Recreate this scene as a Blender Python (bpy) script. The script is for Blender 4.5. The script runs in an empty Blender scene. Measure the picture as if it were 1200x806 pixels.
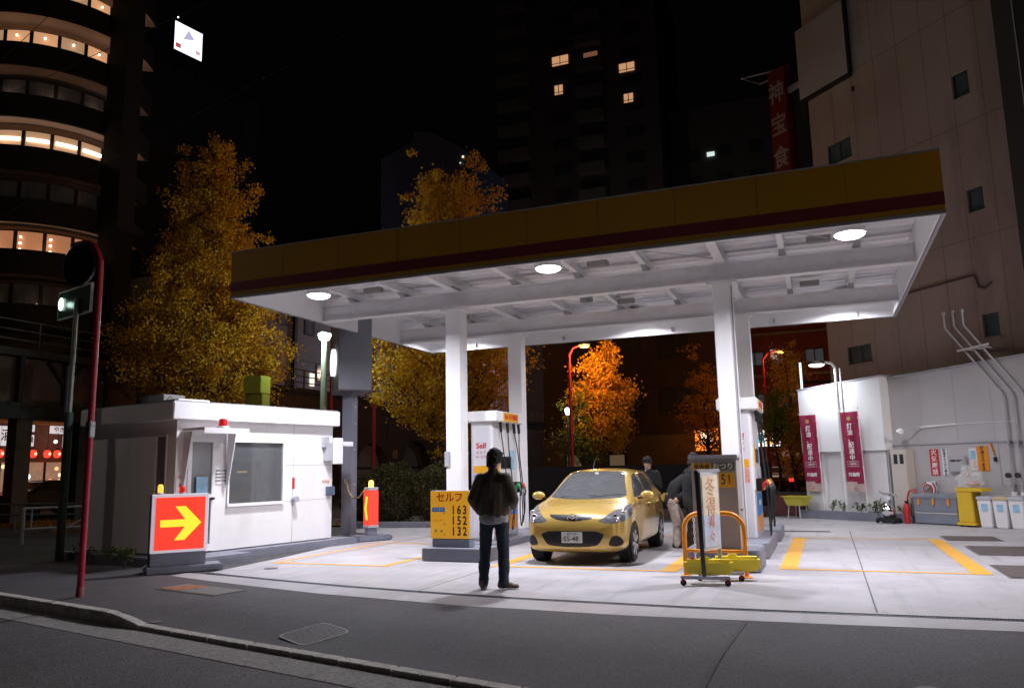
import bpy, bmesh, math, random
import numpy as np
from mathutils import Vector, Matrix, noise
from mathutils.bvhtree import BVHTree
R = math.radians
PI = math.pi
random.seed(7)
sc = bpy.context.scene
col = sc.collection

# ------------------------------------------------------------------ camera
# world: X runs along the canopy front, Y goes away from the street, Z up
YAW, PITCH, ROLL = -0.3734, 0.1565, -0.0196
cam_d = bpy.data.cameras.new('camera')
cam = bpy.data.objects.new('camera', cam_d)
col.objects.link(cam)
cam_d.sensor_width = 36.0
cam_d.lens = 922.06 / 1200 * 36.0
cam_d.clip_start = 0.1
cam_d.clip_end = 800
_f = Vector((0, math.cos(PITCH), math.sin(PITCH)))
_u = Vector((0, -math.sin(PITCH), math.cos(PITCH)))
_x = Vector((1, 0, 0))
_x2 = math.cos(ROLL) * _x + math.sin(ROLL) * _u
_u2 = -math.sin(ROLL) * _x + math.cos(ROLL) * _u
_rot = Matrix((_x2, _u2, -_f)).transposed().to_4x4()
cam.matrix_world = Matrix.Translation((0, 0, 1.5)) @ Matrix.Rotation(-YAW, 4, 'Z') @ _rot
sc.camera = cam

# ------------------------------------------------------------------ world, exposure
w = bpy.data.worlds.new('World')
sc.world = w
w.use_nodes = True
nt = w.node_tree
sky = nt.nodes.new('ShaderNodeTexSky')
sky.sky_type = 'NISHITA'
sky.sun_disc = False
sky.sun_elevation = R(-4)
sky.sun_rotation = R(200)
sky.air_density = 1.5
sky.dust_density = 2.0
nt.links.new(sky.outputs[0], nt.nodes['Background'].inputs[0])
nt.nodes['Background'].inputs[1].default_value = 0.05
sc.view_settings.view_transform = 'Standard'
sc.view_settings.look = 'None'
sc.view_settings.exposure = 0.0
sc.view_settings.gamma = 1.0
sc.cycles.max_bounces = 6
sc.cycles.diffuse_bounces = 4
sc.cycles.glossy_bounces = 3
sc.cycles.transmission_bounces = 4
sc.cycles.sample_clamp_indirect = 4.0
sc.cycles.caustics_reflective = False
sc.cycles.caustics_refractive = False

CANOPY_W = 250.0      # watts of one canopy lamp
ADDED_W = 420.0      # base watts of the added, unseen street lamps

# ------------------------------------------------------------------ materials
def mat(name, c, rough=0.6, metal=0.0, var=0.0, scale=3.0, bump=0.0, bscale=40.0, coat=0.0, spec=0.5,
        emit=None, es=0.0, trans=0.0, alpha=1.0, dirt=None, dscale=1.2, stretch=(1, 1, 1), ior=1.45):
    m = bpy.data.materials.new(name)
    m.use_nodes = True
    n = m.node_tree
    b = n.nodes['Principled BSDF']
    c4 = (c[0], c[1], c[2], 1)
    b.inputs['Base Color'].default_value = c4
    b.inputs['Roughness'].default_value = rough
    b.inputs['Metallic'].default_value = metal
    b.inputs['Coat Weight'].default_value = coat
    b.inputs['Coat Roughness'].default_value = 0.06
    b.inputs['Specular IOR Level'].default_value = spec
    b.inputs['Transmission Weight'].default_value = trans
    b.inputs['IOR'].default_value = ior
    b.inputs['Alpha'].default_value = alpha
    if emit is not None:
        b.inputs['Emission Color'].default_value = (*emit, 1)
        b.inputs['Emission Strength'].default_value = es
    if var > 0 or bump > 0 or dirt:
        tc = n.nodes.new('ShaderNodeTexCoord')
        mp = n.nodes.new('ShaderNodeMapping')
        mp.inputs['Scale'].default_value = stretch
        n.links.new(tc.outputs['Object'], mp.inputs[0])
    if var > 0 or dirt:
        t = n.nodes.new('ShaderNodeTexNoise')
        t.inputs['Scale'].default_value = scale
        t.inputs['Detail'].default_value = 8
        t.inputs['Roughness'].default_value = 0.65
        n.links.new(mp.outputs[0], t.inputs['Vector'])
        r = n.nodes.new('ShaderNodeMapRange')
        r.inputs[1].default_value = 0.3
        r.inputs[2].default_value = 0.7
        r.inputs[3].default_value = 1 - var
        r.inputs[4].default_value = 1 + var
        n.links.new(t.outputs['Fac'], r.inputs[0])
        mx = n.nodes.new('ShaderNodeVectorMath')
        mx.operation = 'SCALE'
        mx.inputs[0].default_value = c
        n.links.new(r.outputs[0], mx.inputs['Scale'])
        out = mx.outputs[0]
        if dirt:
            t2 = n.nodes.new('ShaderNodeTexNoise')
            t2.inputs['Scale'].default_value = dscale
            t2.inputs['Detail'].default_value = 9
            t2.inputs['Roughness'].default_value = 0.7
            n.links.new(mp.outputs[0], t2.inputs['Vector'])
            r2 = n.nodes.new('ShaderNodeMapRange')
            r2.inputs[1].default_value = 0.52
            r2.inputs[2].default_value = 0.75
            r2.inputs[4].default_value = 0.75
            n.links.new(t2.outputs['Fac'], r2.inputs[0])
            mm = n.nodes.new('ShaderNodeMix')
            mm.data_type = 'RGBA'
            n.links.new(r2.outputs[0], mm.inputs[0])
            n.links.new(out, mm.inputs[6])
            mm.inputs[7].default_value = (*dirt, 1)
            out = mm.outputs[2]
        n.links.new(out, b.inputs['Base Color'])
        r3 = n.nodes.new('ShaderNodeMapRange')
        r3.inputs[3].default_value = max(0.02, rough - 0.1)
        r3.inputs[4].default_value = min(1, rough + 0.1)
        n.links.new(t.outputs['Fac'], r3.inputs[0])
        n.links.new(r3.outputs[0], b.inputs['Roughness'])
    if bump > 0:
        tb = n.nodes.new('ShaderNodeTexNoise')
        tb.inputs['Scale'].default_value = bscale
        tb.inputs['Detail'].default_value = 6
        n.links.new(mp.outputs[0], tb.inputs['Vector'])
        bp = n.nodes.new('ShaderNodeBump')
        bp.inputs['Strength'].default_value = bump
        bp.inputs['Distance'].default_value = 0.02
        n.links.new(tb.outputs['Fac'], bp.inputs['Height'])
        n.links.new(bp.outputs[0], b.inputs['Normal'])
    return m

def glow(name, c, s):
    return mat(name, (c[0] * .5, c[1] * .5, c[2] * .5), 0.5, emit=c, es=s)

def concrete_mat(name, base, joints=0.0):
    m = mat(name, base, 0.55, var=0.13, scale=1.6, bump=0.12, bscale=60, dirt=tuple(x * .66 for x in base), dscale=0.7, stretch=(1, 1, 1))
    n = m.node_tree
    b = n.nodes['Principled BSDF']
    src = b.inputs['Base Color'].links[0].from_socket
    tc = n.nodes.new('ShaderNodeTexCoord')
    # drips: small dark spots of uneven size, and streaks dragged along the driving direction
    v = n.nodes.new('ShaderNodeTexVoronoi')
    v.inputs['Scale'].default_value = 1.7
    v.inputs['Randomness'].default_value = 1.0
    nz = n.nodes.new('ShaderNodeTexNoise')
    nz.inputs['Scale'].default_value = 9
    n.links.new(tc.outputs['Object'], nz.inputs['Vector'])
    ad = n.nodes.new('ShaderNodeVectorMath'); ad.operation = 'MULTIPLY_ADD'
    ad.inputs[1].default_value = (.12, .12, 0)
    n.links.new(nz.outputs['Color'], ad.inputs[0]); n.links.new(tc.outputs['Object'], ad.inputs[2])
    n.links.new(ad.outputs[0], v.inputs['Vector'])
    r = n.nodes.new('ShaderNodeMapRange')
    r.inputs[1].default_value = .035; r.inputs[2].default_value = .11; r.inputs[3].default_value = .45; r.inputs[4].default_value = 0
    n.links.new(v.outputs['Distance'], r.inputs[0])
    mp = n.nodes.new('ShaderNodeMapping'); mp.inputs['Scale'].default_value = (3.2, .28, 1)
    n.links.new(tc.outputs['Object'], mp.inputs[0])
    ns = n.nodes.new('ShaderNodeTexNoise'); ns.inputs['Scale'].default_value = 1.6; ns.inputs['Detail'].default_value = 7
    n.links.new(mp.outputs[0], ns.inputs['Vector'])
    r2 = n.nodes.new('ShaderNodeMapRange'); r2.inputs[1].default_value = .55; r2.inputs[2].default_value = .78; r2.inputs[4].default_value = .5
    n.links.new(ns.outputs['Fac'], r2.inputs[0])
    mx = n.nodes.new('ShaderNodeMath'); mx.operation = 'MAXIMUM'
    n.links.new(r.outputs[0], mx.inputs[0]); n.links.new(r2.outputs[0], mx.inputs[1])
    mm = n.nodes.new('ShaderNodeMix'); mm.data_type = 'RGBA'
    n.links.new(mx.outputs[0], mm.inputs[0]); n.links.new(src, mm.inputs[6])
    mm.inputs[7].default_value = (base[0] * .5, base[1] * .5, base[2] * .5, 1)
    n.links.new(mm.outputs[2], b.inputs['Base Color'])
    return m

def asphalt_mat(name, c, fine=140):
    m = bpy.data.materials.new(name)
    m.use_nodes = True
    n = m.node_tree
    b = n.nodes['Principled BSDF']
    tc = n.nodes.new('ShaderNodeTexCoord')
    v = n.nodes.new('ShaderNodeTexVoronoi')
    v.inputs['Scale'].default_value = fine
    n.links.new(tc.outputs['Object'], v.inputs['Vector'])
    t = n.nodes.new('ShaderNodeTexNoise')
    t.inputs['Scale'].default_value = 0.7
    t.inputs['Detail'].default_value = 10
    t.inputs['Roughness'].default_value = 0.7
    n.links.new(tc.outputs['Object'], t.inputs['Vector'])
    cr = n.nodes.new('ShaderNodeMapRange')
    cr.inputs[1].default_value = 0.0
    cr.inputs[2].default_value = 1.0
    cr.inputs[3].default_value = 0.25
    cr.inputs[4].default_value = 2.1
    sep = n.nodes.new('ShaderNodeSeparateColor')
    n.links.new(v.outputs['Color'], sep.inputs[0])
    n.links.new(sep.outputs[0], cr.inputs[0])
    r2 = n.nodes.new('ShaderNodeMapRange')
    r2.inputs[1].default_value = 0.3
    r2.inputs[2].default_value = 0.7
    r2.inputs[3].default_value = 0.68
    r2.inputs[4].default_value = 1.28
    n.links.new(t.outputs['Fac'], r2.inputs[0])
    mu = n.nodes.new('ShaderNodeMath')
    mu.operation = 'MULTIPLY'
    n.links.new(cr.outputs[0], mu.inputs[0])
    n.links.new(r2.outputs[0], mu.inputs[1])
    sc_ = n.nodes.new('ShaderNodeVectorMath')
    sc_.operation = 'SCALE'
    sc_.inputs[0].default_value = c
    n.links.new(mu.outputs[0], sc_.inputs['Scale'])
    n.links.new(sc_.outputs[0], b.inputs['Base Color'])
    b.inputs['Roughness'].default_value = 0.8
    bp = n.nodes.new('ShaderNodeBump')
    bp.inputs['Strength'].default_value = 0.5
    bp.inputs['Distance'].default_value = 0.006
    n.links.new(v.outputs['Distance'], bp.inputs['Height'])
    n.links.new(bp.outputs[0], b.inputs['Normal'])
    return m

def leaf_mat(name, a, b_, scale=0.6):
    m = bpy.data.materials.new(name)
    m.use_nodes = True
    n = m.node_tree
    b = n.nodes['Principled BSDF']
    tc = n.nodes.new('ShaderNodeTexCoord')
    t = n.nodes.new('ShaderNodeTexNoise')
    t.inputs['Scale'].default_value = scale
    t.inputs['Detail'].default_value = 10
    t.inputs['Roughness'].default_value = 0.85
    n.links.new(tc.outputs['Object'], t.inputs['Vector'])
    r = n.nodes.new('ShaderNodeMapRange')
    r.inputs[1].default_value = 0.38
    r.inputs[2].default_value = 0.62
    n.links.new(t.outputs['Fac'], r.inputs[0])
    mm = n.nodes.new('ShaderNodeMix')
    mm.data_type = 'RGBA'
    mm.inputs[6].default_value = (*a, 1)
    mm.inputs[7].default_value = (*b_, 1)
    n.links.new(r.outputs[0], mm.inputs[0])
    n.links.new(mm.outputs[2], b.inputs['Base Color'])
    b.inputs['Roughness'].default_value = 0.6
    b.inputs['Specular IOR Level'].default_value = 0.25
    tr = n.nodes.new('ShaderNodeBsdfTranslucent')
    n.links.new(mm.outputs[2], tr.inputs[0])
    mix = n.nodes.new('ShaderNodeMixShader')
    mix.inputs[0].default_value = 0.3
    n.links.new(b.outputs[0], mix.inputs[1])
    n.links.new(tr.outputs[0], mix.inputs[2])
    n.links.new(mix.outputs[0], n.nodes['Material Output'].inputs[0])
    return m

X = {}
X['concrete'] = concrete_mat('concrete', (.395, .385, .405))
X['strip'] = concrete_mat('strip', (.36, .35, .37))
X['asphalt'] = asphalt_mat('asphalt', (.042, .0405, .046), 130)
X['road'] = asphalt_mat('road', (.060, .058, .064), 95)
X['kerb'] = mat('kerb', (.40, .38, .36), .8, var=.35, scale=9, bump=.4, bscale=50, dirt=(.08, .08, .08), dscale=5)
X['gutter'] = mat('gutter', (.24, .23, .22), .85, var=.45, scale=28, bump=.7, bscale=60, dirt=(.05, .05, .05), dscale=9)
X['soil'] = mat('soil', (.06, .05, .04), .95, var=.5, scale=6, bump=.8, bscale=20)
X['yline'] = mat('yline', (.72, .36, .035), .6, var=.12, scale=12, dirt=(.5, .42, .3), dscale=7)
X['white'] = mat('white', (.86, .86, .87), .38, var=.02, scale=2)
X['whitep'] = mat('whitep', (.84, .83, .83), .45, var=.03, scale=2.5, dirt=(.70, .68, .66), dscale=1.1, stretch=(1, 1, .4))
X['wallw'] = mat('wallw', (.50, .48, .49), .6, var=.06, scale=1.6, bump=.08, bscale=30, dirt=(.46, .44, .43), dscale=.8, stretch=(1, 1, .35))
X['fascia'] = mat('fascia', (.40, .21, .012), .35, var=.03, scale=1.5)
X['stripe'] = mat('stripe', (.15, .018, .028), .4)
X['trimg'] = mat('trimg', (.35, .35, .37), .4, metal=.3)
X['deck'] = mat('deck', (.84, .83, .86), .5, var=.04, scale=3)
X['steelw'] = mat('steelw', (.80, .79, .81), .45, var=.04, scale=4, dirt=(.62, .60, .58), dscale=3)
X['greyp'] = mat('greyp', (.20, .21, .26), .55, var=.10, scale=4, bump=.1, bscale=30, dirt=(.13, .13, .15), dscale=3)
X['greyl'] = mat('greyl', (.42, .42, .46), .5, var=.1, scale=5)
X['dark'] = mat('dark', (.02, .02, .022), .6)
X['rubber'] = mat('rubber', (.018, .018, .02), .75, bump=.2, bscale=60)
X['black'] = mat('black', (.01, .01, .012), .35)
X['chrome'] = mat('chrome', (.8, .8, .82), .12, metal=1)
X['steel'] = mat('steel', (.45, .45, .47), .3, metal=.9, var=.1)
X['glassd'] = mat('glassd', (.10, .11, .12), .04, spec=.8)
X['carglass'] = mat('carglass', (.07, .075, .08), .03, spec=.9, coat=.6)
X['pane'] = mat('pane', (.20, .21, .22), .05, spec=1.0, coat=1.0, var=.35, scale=1.3, stretch=(1, 1, .3))
X['red'] = mat('red', (.55, .03, .03), .4)
X['redpole'] = mat('redpole', (.42, .02, .05), .42, var=.25, scale=14, bump=.12, bscale=30)
X['redglow'] = glow('redglow', (1.0, .055, .03), .95)
X['yelglow'] = glow('yelglow', (1.0, .72, .04), 1.1)
X['orange'] = mat('orange', (.78, .28, .02), .4)
X['signyel'] = mat('signyel', (.84, .42, .025), .4)
X['yellow'] = mat('yellow', (.80, .60, .05), .4, var=.05)
X['textred'] = mat('textred', (.6, .03, .02), .5)
X['textblk'] = mat('textblk', (.015, .015, .015), .5)
X['hoardm'] = mat('hoardm', (.006, .005, .005), .9, spec=.1)
X['textwht'] = mat('textwht', (.85, .85, .85), .5)
X['blue'] = mat('blue', (.04, .22, .60), .45)
X['skyblue'] = mat('skyblue', (.30, .52, .70), .5, var=.3, scale=6)
X['banner'] = mat('banner', (.30, .018, .065), .75, var=.08, scale=5, bump=.1, bscale=8)
X['paint'] = mat('paint', (.60, .405, .105), .23, metal=.38, coat=1.0, spec=.6)
X['skin'] = mat('skin', (.55, .34, .25), .55)
X['hair'] = mat('hair', (.012, .010, .009), .6, bump=1.0, bscale=90)
X['jacket'] = mat('jacket', (.085, .066, .050), .9, var=.25, scale=25, bump=.5, bscale=90)
X['blackcloth'] = mat('blackcloth', (.008, .008, .010), .8, bump=.3, bscale=60)
X['jeans'] = mat('jeans', (.024, .036, .058), .85, var=.35, scale=9, bump=.3, bscale=150)
X['beige'] = mat('beige', (.34, .28, .24), .8, var=.1, scale=9, bump=.3, bscale=60)
X['shirt'] = mat('shirt', (.36, .36, .38), .8, var=.1)
X['shoe'] = mat('shoe', (.14, .09, .06), .6, var=.2)
X['brown'] = mat('brown', (.46, .37, .335), .85, var=.07, scale=.5, bump=.15, bscale=10, dirt=(.20, .15, .13), dscale=.35, stretch=(1, 1, .25))
X['brick'] = mat('brick', (.10, .055, .045), .85, var=.3, scale=5, bump=.3, bscale=20)
X['stone'] = mat('stone', (.12, .095, .08), .85, var=.25, scale=3, bump=.3, bscale=12)
X['iron'] = mat('iron', (.030, .028, .026), .7, var=.3, scale=4)
X['darkb'] = mat('darkb', (.045, .042, .042), .85, var=.3, scale=.8)
X['bark'] = mat('bark', (.07, .05, .035), .9, var=.3, scale=8, bump=.8, bscale=20)
X['warmwin'] = glow('warmwin', (1.0, .52, .26), .55)
X['warmwin2'] = glow('warmwin2', (1.0, .60, .34), .34)
X['bulb'] = glow('bulb', (1.0, .85, .65), 6.0)
X['lantern'] = glow('lantern', (1.0, .07, .03), 1.1)
X['lampface'] = glow('lampface', (.93, .95, 1.0), 9.0)
X['panel'] = mat('panel', (.72, .72, .76), .3)
X['beigepanel'] = mat('beigepanel', (.36, .325, .31), .45, var=.03)
X['ytank'] = mat('ytank', (.92, .74, .07), .35, var=.04)
X['plastic'] = mat('plastic', (.5, .52, .56), .5, var=.05)

# ------------------------------------------------------------------ object helpers
def link(name, me, m=None, parent=None):
    o = bpy.data.objects.new(name, me)
    col.objects.link(o)
    if m is not None:
        me.materials.append(X[m] if isinstance(m, str) else m)
    if parent is not None:
        o.parent = parent
    return o

def tag(o, label, cat, group=None):
    o['label'] = label
    o['category'] = cat
    if group:
        o['group'] = group
    return o

def thing(name, label, cat, loc=(0, 0, 0), rz=0.0, group=None):
    o = bpy.data.objects.new(name, None)
    o.empty_display_size = .2
    col.objects.link(o)
    o.location = loc
    o.rotation_euler = (0, 0, rz)
    return tag(o, label, cat, group)

def struct(o, kind='structure'):
    o['kind'] = kind
    return o

def copy_tree(o, parent=None):
    c = o.copy()
    col.objects.link(c)
    c.parent = parent
    for ch in [q for q in bpy.data.objects if q.parent == o]:
        copy_tree(ch, c)
    return c

class MB:
    def __init__(s):
        s.v = []
        s.f = []
    def add(s, vs, fs):
        k = len(s.v)
        s.v += [tuple(p) for p in vs]
        s.f += [tuple(i + k for i in f) for f in fs]
        return s
    def box(s, x0, x1, y0, y1, z0, z1):
        vs = [(x0, y0, z0), (x1, y0, z0), (x1, y1, z0), (x0, y1, z0), (x0, y0, z1), (x1, y0, z1), (x1, y1, z1), (x0, y1, z1)]
        return s.add(vs, [(0, 3, 2, 1), (4, 5, 6, 7), (0, 1, 5, 4), (1, 2, 6, 5), (2, 3, 7, 6), (3, 0, 4, 7)])
    def bar(s, a, b, w_, h_, up=(0, 0, 1)):
        a = Vector(a); b = Vector(b)
        d = (b - a).normalized()
        side = d.cross(Vector(up))
        if side.length < 1e-4:
            side = d.cross(Vector((0, 1, 0)))
        side.normalize()
        u = side.cross(d).normalized()
        vs = []
        for p in (a, b):
            for i, j in ((-1, -1), (1, -1), (1, 1), (-1, 1)):
                vs.append(p + side * (w_ / 2 * i) + u * (h_ / 2 * j))
        return s.add(vs, [(0, 1, 2, 3), (7, 6, 5, 4), (0, 4, 5, 1), (1, 5, 6, 2), (2, 6, 7, 3), (3, 7, 4, 0)])
    def tube(s, pts, r, n=10, cap=True):
        pts = [Vector(p) for p in pts]
        rs = r if isinstance(r, (list, tuple)) else [r] * len(pts)
        k0 = len(s.v)
        ref = None
        for i, p in enumerate(pts):
            if i == 0: d = pts[1] - p
            elif i == len(pts) - 1: d = p - pts[i - 1]
            else: d = (pts[i + 1] - p).normalized() + (p - pts[i - 1]).normalized()
            d.normalize()
            if ref is None:
                ref = d.cross(Vector((0, 0, 1)))
                if ref.length < .05: ref = d.cross(Vector((0, 1, 0)))
            a = (ref - d * ref.dot(d)).normalized()
            ref = a
            b = d.cross(a)
            for j in range(n):
                t = 2 * PI * j / n
                s.v.append(tuple(p + (a * math.cos(t) + b * math.sin(t)) * rs[i]))
        for i in range(len(pts) - 1):
            for j in range(n):
                j2 = (j + 1) % n
                s.f.append((k0 + i * n + j, k0 + i * n + j2, k0 + (i + 1) * n + j2, k0 + (i + 1) * n + j))
        if cap:
            s.f.append(tuple(k0 + j for j in range(n))[::-1])
            s.f.append(tuple(k0 + (len(pts) - 1) * n + j for j in range(n)))
        return s
    def lathe(s, prof, c=(0, 0, 0), n=24, axis='z'):
        k0 = len(s.v)
        for r, h in prof:
            for j in range(n):
                t = 2 * PI * j / n
                x, y = r * math.cos(t), r * math.sin(t)
                p = {'z': (x, y, h), 'x': (h, x, y), 'y': (x, h, -y)}[axis]
                s.v.append((p[0] + c[0], p[1] + c[1], p[2] + c[2]))
        for i in range(len(prof) - 1):
            for j in range(n):
                j2 = (j + 1) % n
                s.f.append((k0 + i * n + j, k0 + i * n + j2, k0 + (i + 1) * n + j2, k0 + (i + 1) * n + j))
        s.f.append(tuple(k0 + j for j in range(n))[::-1])
        s.f.append(tuple(k0 + (len(prof) - 1) * n + j for j in range(n)))
        return s
    def ball(s, c, r, n=14, m_=8):
        rx, ry, rz = (r, r, r) if not isinstance(r, (tuple, list)) else r
        k0 = len(s.v)
        for i in range(m_ + 1):
            a = -PI / 2 + PI * i / m_
            rr = max(math.cos(a), .02)
            for j in range(n):
                t = 2 * PI * j / n
                s.v.append((c[0] + rx * rr * math.cos(t), c[1] + ry * rr * math.sin(t), c[2] + rz * math.sin(a)))
        for i in range(m_):
            for j in range(n):
                j2 = (j + 1) % n
                s.f.append((k0 + i * n + j, k0 + i * n + j2, k0 + (i + 1) * n + j2, k0 + (i + 1) * n + j))
        s.f.append(tuple(k0 + j for j in range(n))[::-1])
        s.f.append(tuple(k0 + m_ * n + j for j in range(n)))
        return s
    def prism(s, outline, z0, z1, axis='z', at=None):
        """outline in the plane across the axis, extruded from z0 to z1"""
        n = len(outline)
        def P(p, h):
            return {'z': (p[0], p[1], h), 'y': (p[0], h, p[1]), 'x': (h, p[0], p[1])}[axis]
        vs = [P(p, z0) for p in outline] + [P(p, z1) for p in outline]
        fs = [tuple(range(n))[::-1], tuple(range(n, 2 * n))]
        for i in range(n):
            j = (i + 1) % n
            fs.append((i, j, n + j, n + i))
        return s.add(vs, fs)
    def xf(s, M):
        s.v = [tuple(M @ Vector(p)) for p in s.v]
        return s
    def build(s, name, m, parent=None, smooth=False, bevel=0.0, seg=2, angle=35):
        me = bpy.data.meshes.new(name)
        me.from_pydata(s.v, [], s.f)
        bm = bmesh.new()
        bm.from_mesh(me)
        bmesh.ops.recalc_face_normals(bm, faces=bm.faces[:])
        if bevel > 0:
            es = [e for e in bm.edges if len(e.link_faces) == 2 and e.calc_face_angle(0) > R(30)]
            bmesh.ops.bevel(bm, geom=es, offset=bevel, segments=seg, affect='EDGES', clamp_overlap=True)
        bm.to_mesh(me)
        bm.free()
        if smooth or bevel > 0:
            for p in me.polygons: p.use_smooth = True
            try: me.set_sharp_from_angle(angle=R(angle))
            except Exception: pass
        return link(name, me, m, parent)

def each(mb, name, m, parent, **k):
    """every connected piece becomes an object of its own"""
    par = list(range(len(mb.v)))
    def find(a):
        while par[a] != a:
            par[a] = par[par[a]]
            a = par[a]
        return a
    for f in mb.f:
        r0 = find(f[0])
        for q in f[1:]: par[find(q)] = r0
    groups = {}
    for f in mb.f: groups.setdefault(find(f[0]), []).append(f)
    out = []
    for fs in groups.values():
        ids = sorted({i for f in fs for i in f})
        mp = {a: b for b, a in enumerate(ids)}
        q = MB(); q.v = [mb.v[i] for i in ids]; q.f = [tuple(mp[i] for i in f) for f in fs]
        out.append(q.build(name, m, parent, **k))
    return out

def bx(name, m, x0, x1, y0, y1, z0, z1, parent=None, bevel=0.0):
    return MB().box(x0, x1, y0, y1, z0, z1).build(name, m, parent, bevel=bevel)

def rot(pts, a):
    c, s_ = math.cos(a), math.sin(a)
    return [(p[0] * c - p[1] * s_, p[0] * s_ + p[1] * c) for p in pts]

def text(body, size, m, loc, rz=0.0, parent=None, name='lettering', depth=0.004, align='CENTER', vertical=False, tilt=90, sx=1.0, bold=0.0, spacing=1.0):
    cu = bpy.data.curves.new('font', 'FONT')
    cu.body = '\n'.join(body) if vertical else body
    cu.size = size
    cu.align_x = align
    cu.align_y = 'CENTER'
    cu.extrude = depth / 2
    cu.offset = bold
    cu.space_line = .8 if vertical else 1.0
    cu.space_character = spacing
    cu.resolution_u = 3
    t = bpy.data.objects.new('font', cu)
    col.objects.link(t)
    dg = bpy.context.evaluated_depsgraph_get()
    me = bpy.data.meshes.new_from_object(t.evaluated_get(dg))
    bpy.data.objects.remove(t)
    bpy.data.curves.remove(cu)
    me.name = name
    M_ = Matrix.Translation(loc) @ Matrix.Rotation(rz, 4, 'Z') @ Matrix.Rotation(R(tilt), 4, 'X') @ Matrix.Diagonal((sx, 1, 1, 1))
    me.transform(M_)
    me.materials.clear()
    return link(name, me, m, parent)

def light(name, kind, power, color, loc, parent=None, size=.1, spread=None, rot_=None, spot=None):
    l = bpy.data.lights.new(name, kind)
    l.energy = power
    l.color = color
    if kind == 'AREA':
        l.shape = 'DISK'
        l.size = size
        if spread: l.spread = R(spread)
    else:
        l.shadow_soft_size = size
        if kind == 'SPOT':
            l.spot_size = R(spot or 140)
            l.spot_blend = .6
    o = bpy.data.objects.new(name, l)
    col.objects.link(o)
    o.location = loc
    if rot_: o.rotation_euler = rot_
    if parent: o.parent = parent
    return o

def flatpoly(name, pts, z, m, kind='structure', thick=None):
    me = bpy.data.meshes.new(name)
    n = len(pts)
    me.from_pydata([(p[0], p[1], z) for p in pts], [], [tuple(range(n))])
    bm = bmesh.new(); bm.from_mesh(me)
    bmesh.ops.triangulate(bm, faces=bm.faces[:])
    bmesh.ops.recalc_face_normals(bm, faces=bm.faces[:])
    for f in bm.faces:
        if f.normal.z < 0: f.normal_flip()
    bm.to_mesh(me); bm.free()
    o = link(name, me, m)
    if kind: o['kind'] = kind
    return o

def strip_along(name, pts, width, z, m, kind='structure', up=True, height=0.0):
    """a flat band following a polyline; width measured towards +Y side"""
    mb = MB()
    a = [(p[0], p[1]) for p in pts]
    n = len(a)
    L = []
    for i in range(n):
        if i == 0: d = Vector(a[1]) - Vector(a[0])
        elif i == n - 1: d = Vector(a[-1]) - Vector(a[-2])
        else: d = Vector(a[i + 1]) - Vector(a[i - 1])
        d.normalize()
        nn = Vector((-d.y, d.x))
        L.append((Vector(a[i]), Vector(a[i]) + nn * width))
    for i in range(n - 1):
        p, q = L[i]; r_, s_ = L[i + 1]
        if height > 0:
            mb.add([(p.x, p.y, z - height), (r_.x, r_.y, z - height), (s_.x, s_.y, z - height), (q.x, q.y, z - height),
                    (p.x, p.y, z), (r_.x, r_.y, z), (s_.x, s_.y, z), (q.x, q.y, z)],
                   [(0, 3, 2, 1), (4, 5, 6, 7), (0, 1, 5, 4), (1, 2, 6, 5), (2, 3, 7, 6), (3, 0, 4, 7)])
        else:
            mb.add([(p.x, p.y, z), (r_.x, r_.y, z), (s_.x, s_.y, z), (q.x, q.y, z)], [(0, 1, 2, 3)])
    o = mb.build(name, m)
    if kind: o['kind'] = kind
    return o

# ================================================================== GROUND
def tk(s): return 7.42 - .233 * (s + 10.13)
def sm(a, b, x):
    t = min(1, max(0, (x - a) / (b - a)))
    return t * t * (3 - 2 * t)
def kerbz(s): return -.09 * sm(-7.6, -6.9, s)
EDGE = [(-60, 22), (-30, 14.7), (-14, 10.7), (-9.35, 9.53), (-8.3, 9.2), (-7.3, 8.93), (-5.8, 8.55), (-4.32, 8.3), (-2.32, 8.18), (-.87, 8.2), (1.51, 8.35), (12, 8.5), (40, 8.6)]
DRAIN = [(-9.0, 9.85), (-8.3, 9.66), (-7.3, 9.42), (-6.04, 9.16), (-4.6, 8.95), (-3.4, 8.82), (-1.53, 8.74), (.13, 8.78), (1.59, 8.84), (12, 9.0)]
def interp(L, s):
    for (a, b), (c, d) in zip(L, L[1:]):
        if a <= s <= c: return b + (d - b) * (s - a) / (c - a)
    return L[-1][1]

g = flatpoly('ground', [(-400, -400), (400, -400), (400, 400), (-400, 400)], -.25, asphalt_mat('farground', (.03, .03, .03), 20))
mb = MB()
ss = [-60, -40, -25, -16, -12, -10, -9, -8.3] + [-8.1 + .1 * i for i in range(18)] + [-6, -4, -2, 0, 2, 5, 10, 20, 40]
vs = [0, .06, .14, .24, .36, .5, .75, 1]
for s_ in ss:
    for v in vs:
        t0 = tk(s_) + .14
        mb.v.append((s_, t0 + (interp(EDGE, s_) - t0) * v, kerbz(s_) * (1 - sm(0, .5, v))))
n = len(vs)
for i in range(len(ss) - 1):
    for j in range(n - 1):
        mb.f.append((i * n + j, (i + 1) * n + j, (i + 1) * n + j + 1, i * n + j + 1))
struct(mb.build('pavement', 'asphalt', smooth=True))
struct(flatpoly('road', [(-60, tk(-60)), (-60, -12), (40, -12), (40, tk(40))], -.135, 'road'))
# far side of the street, behind the camera
struct(bx('pavement', 'asphalt', -60, 40, -16, -12, -.2, 0))
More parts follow.
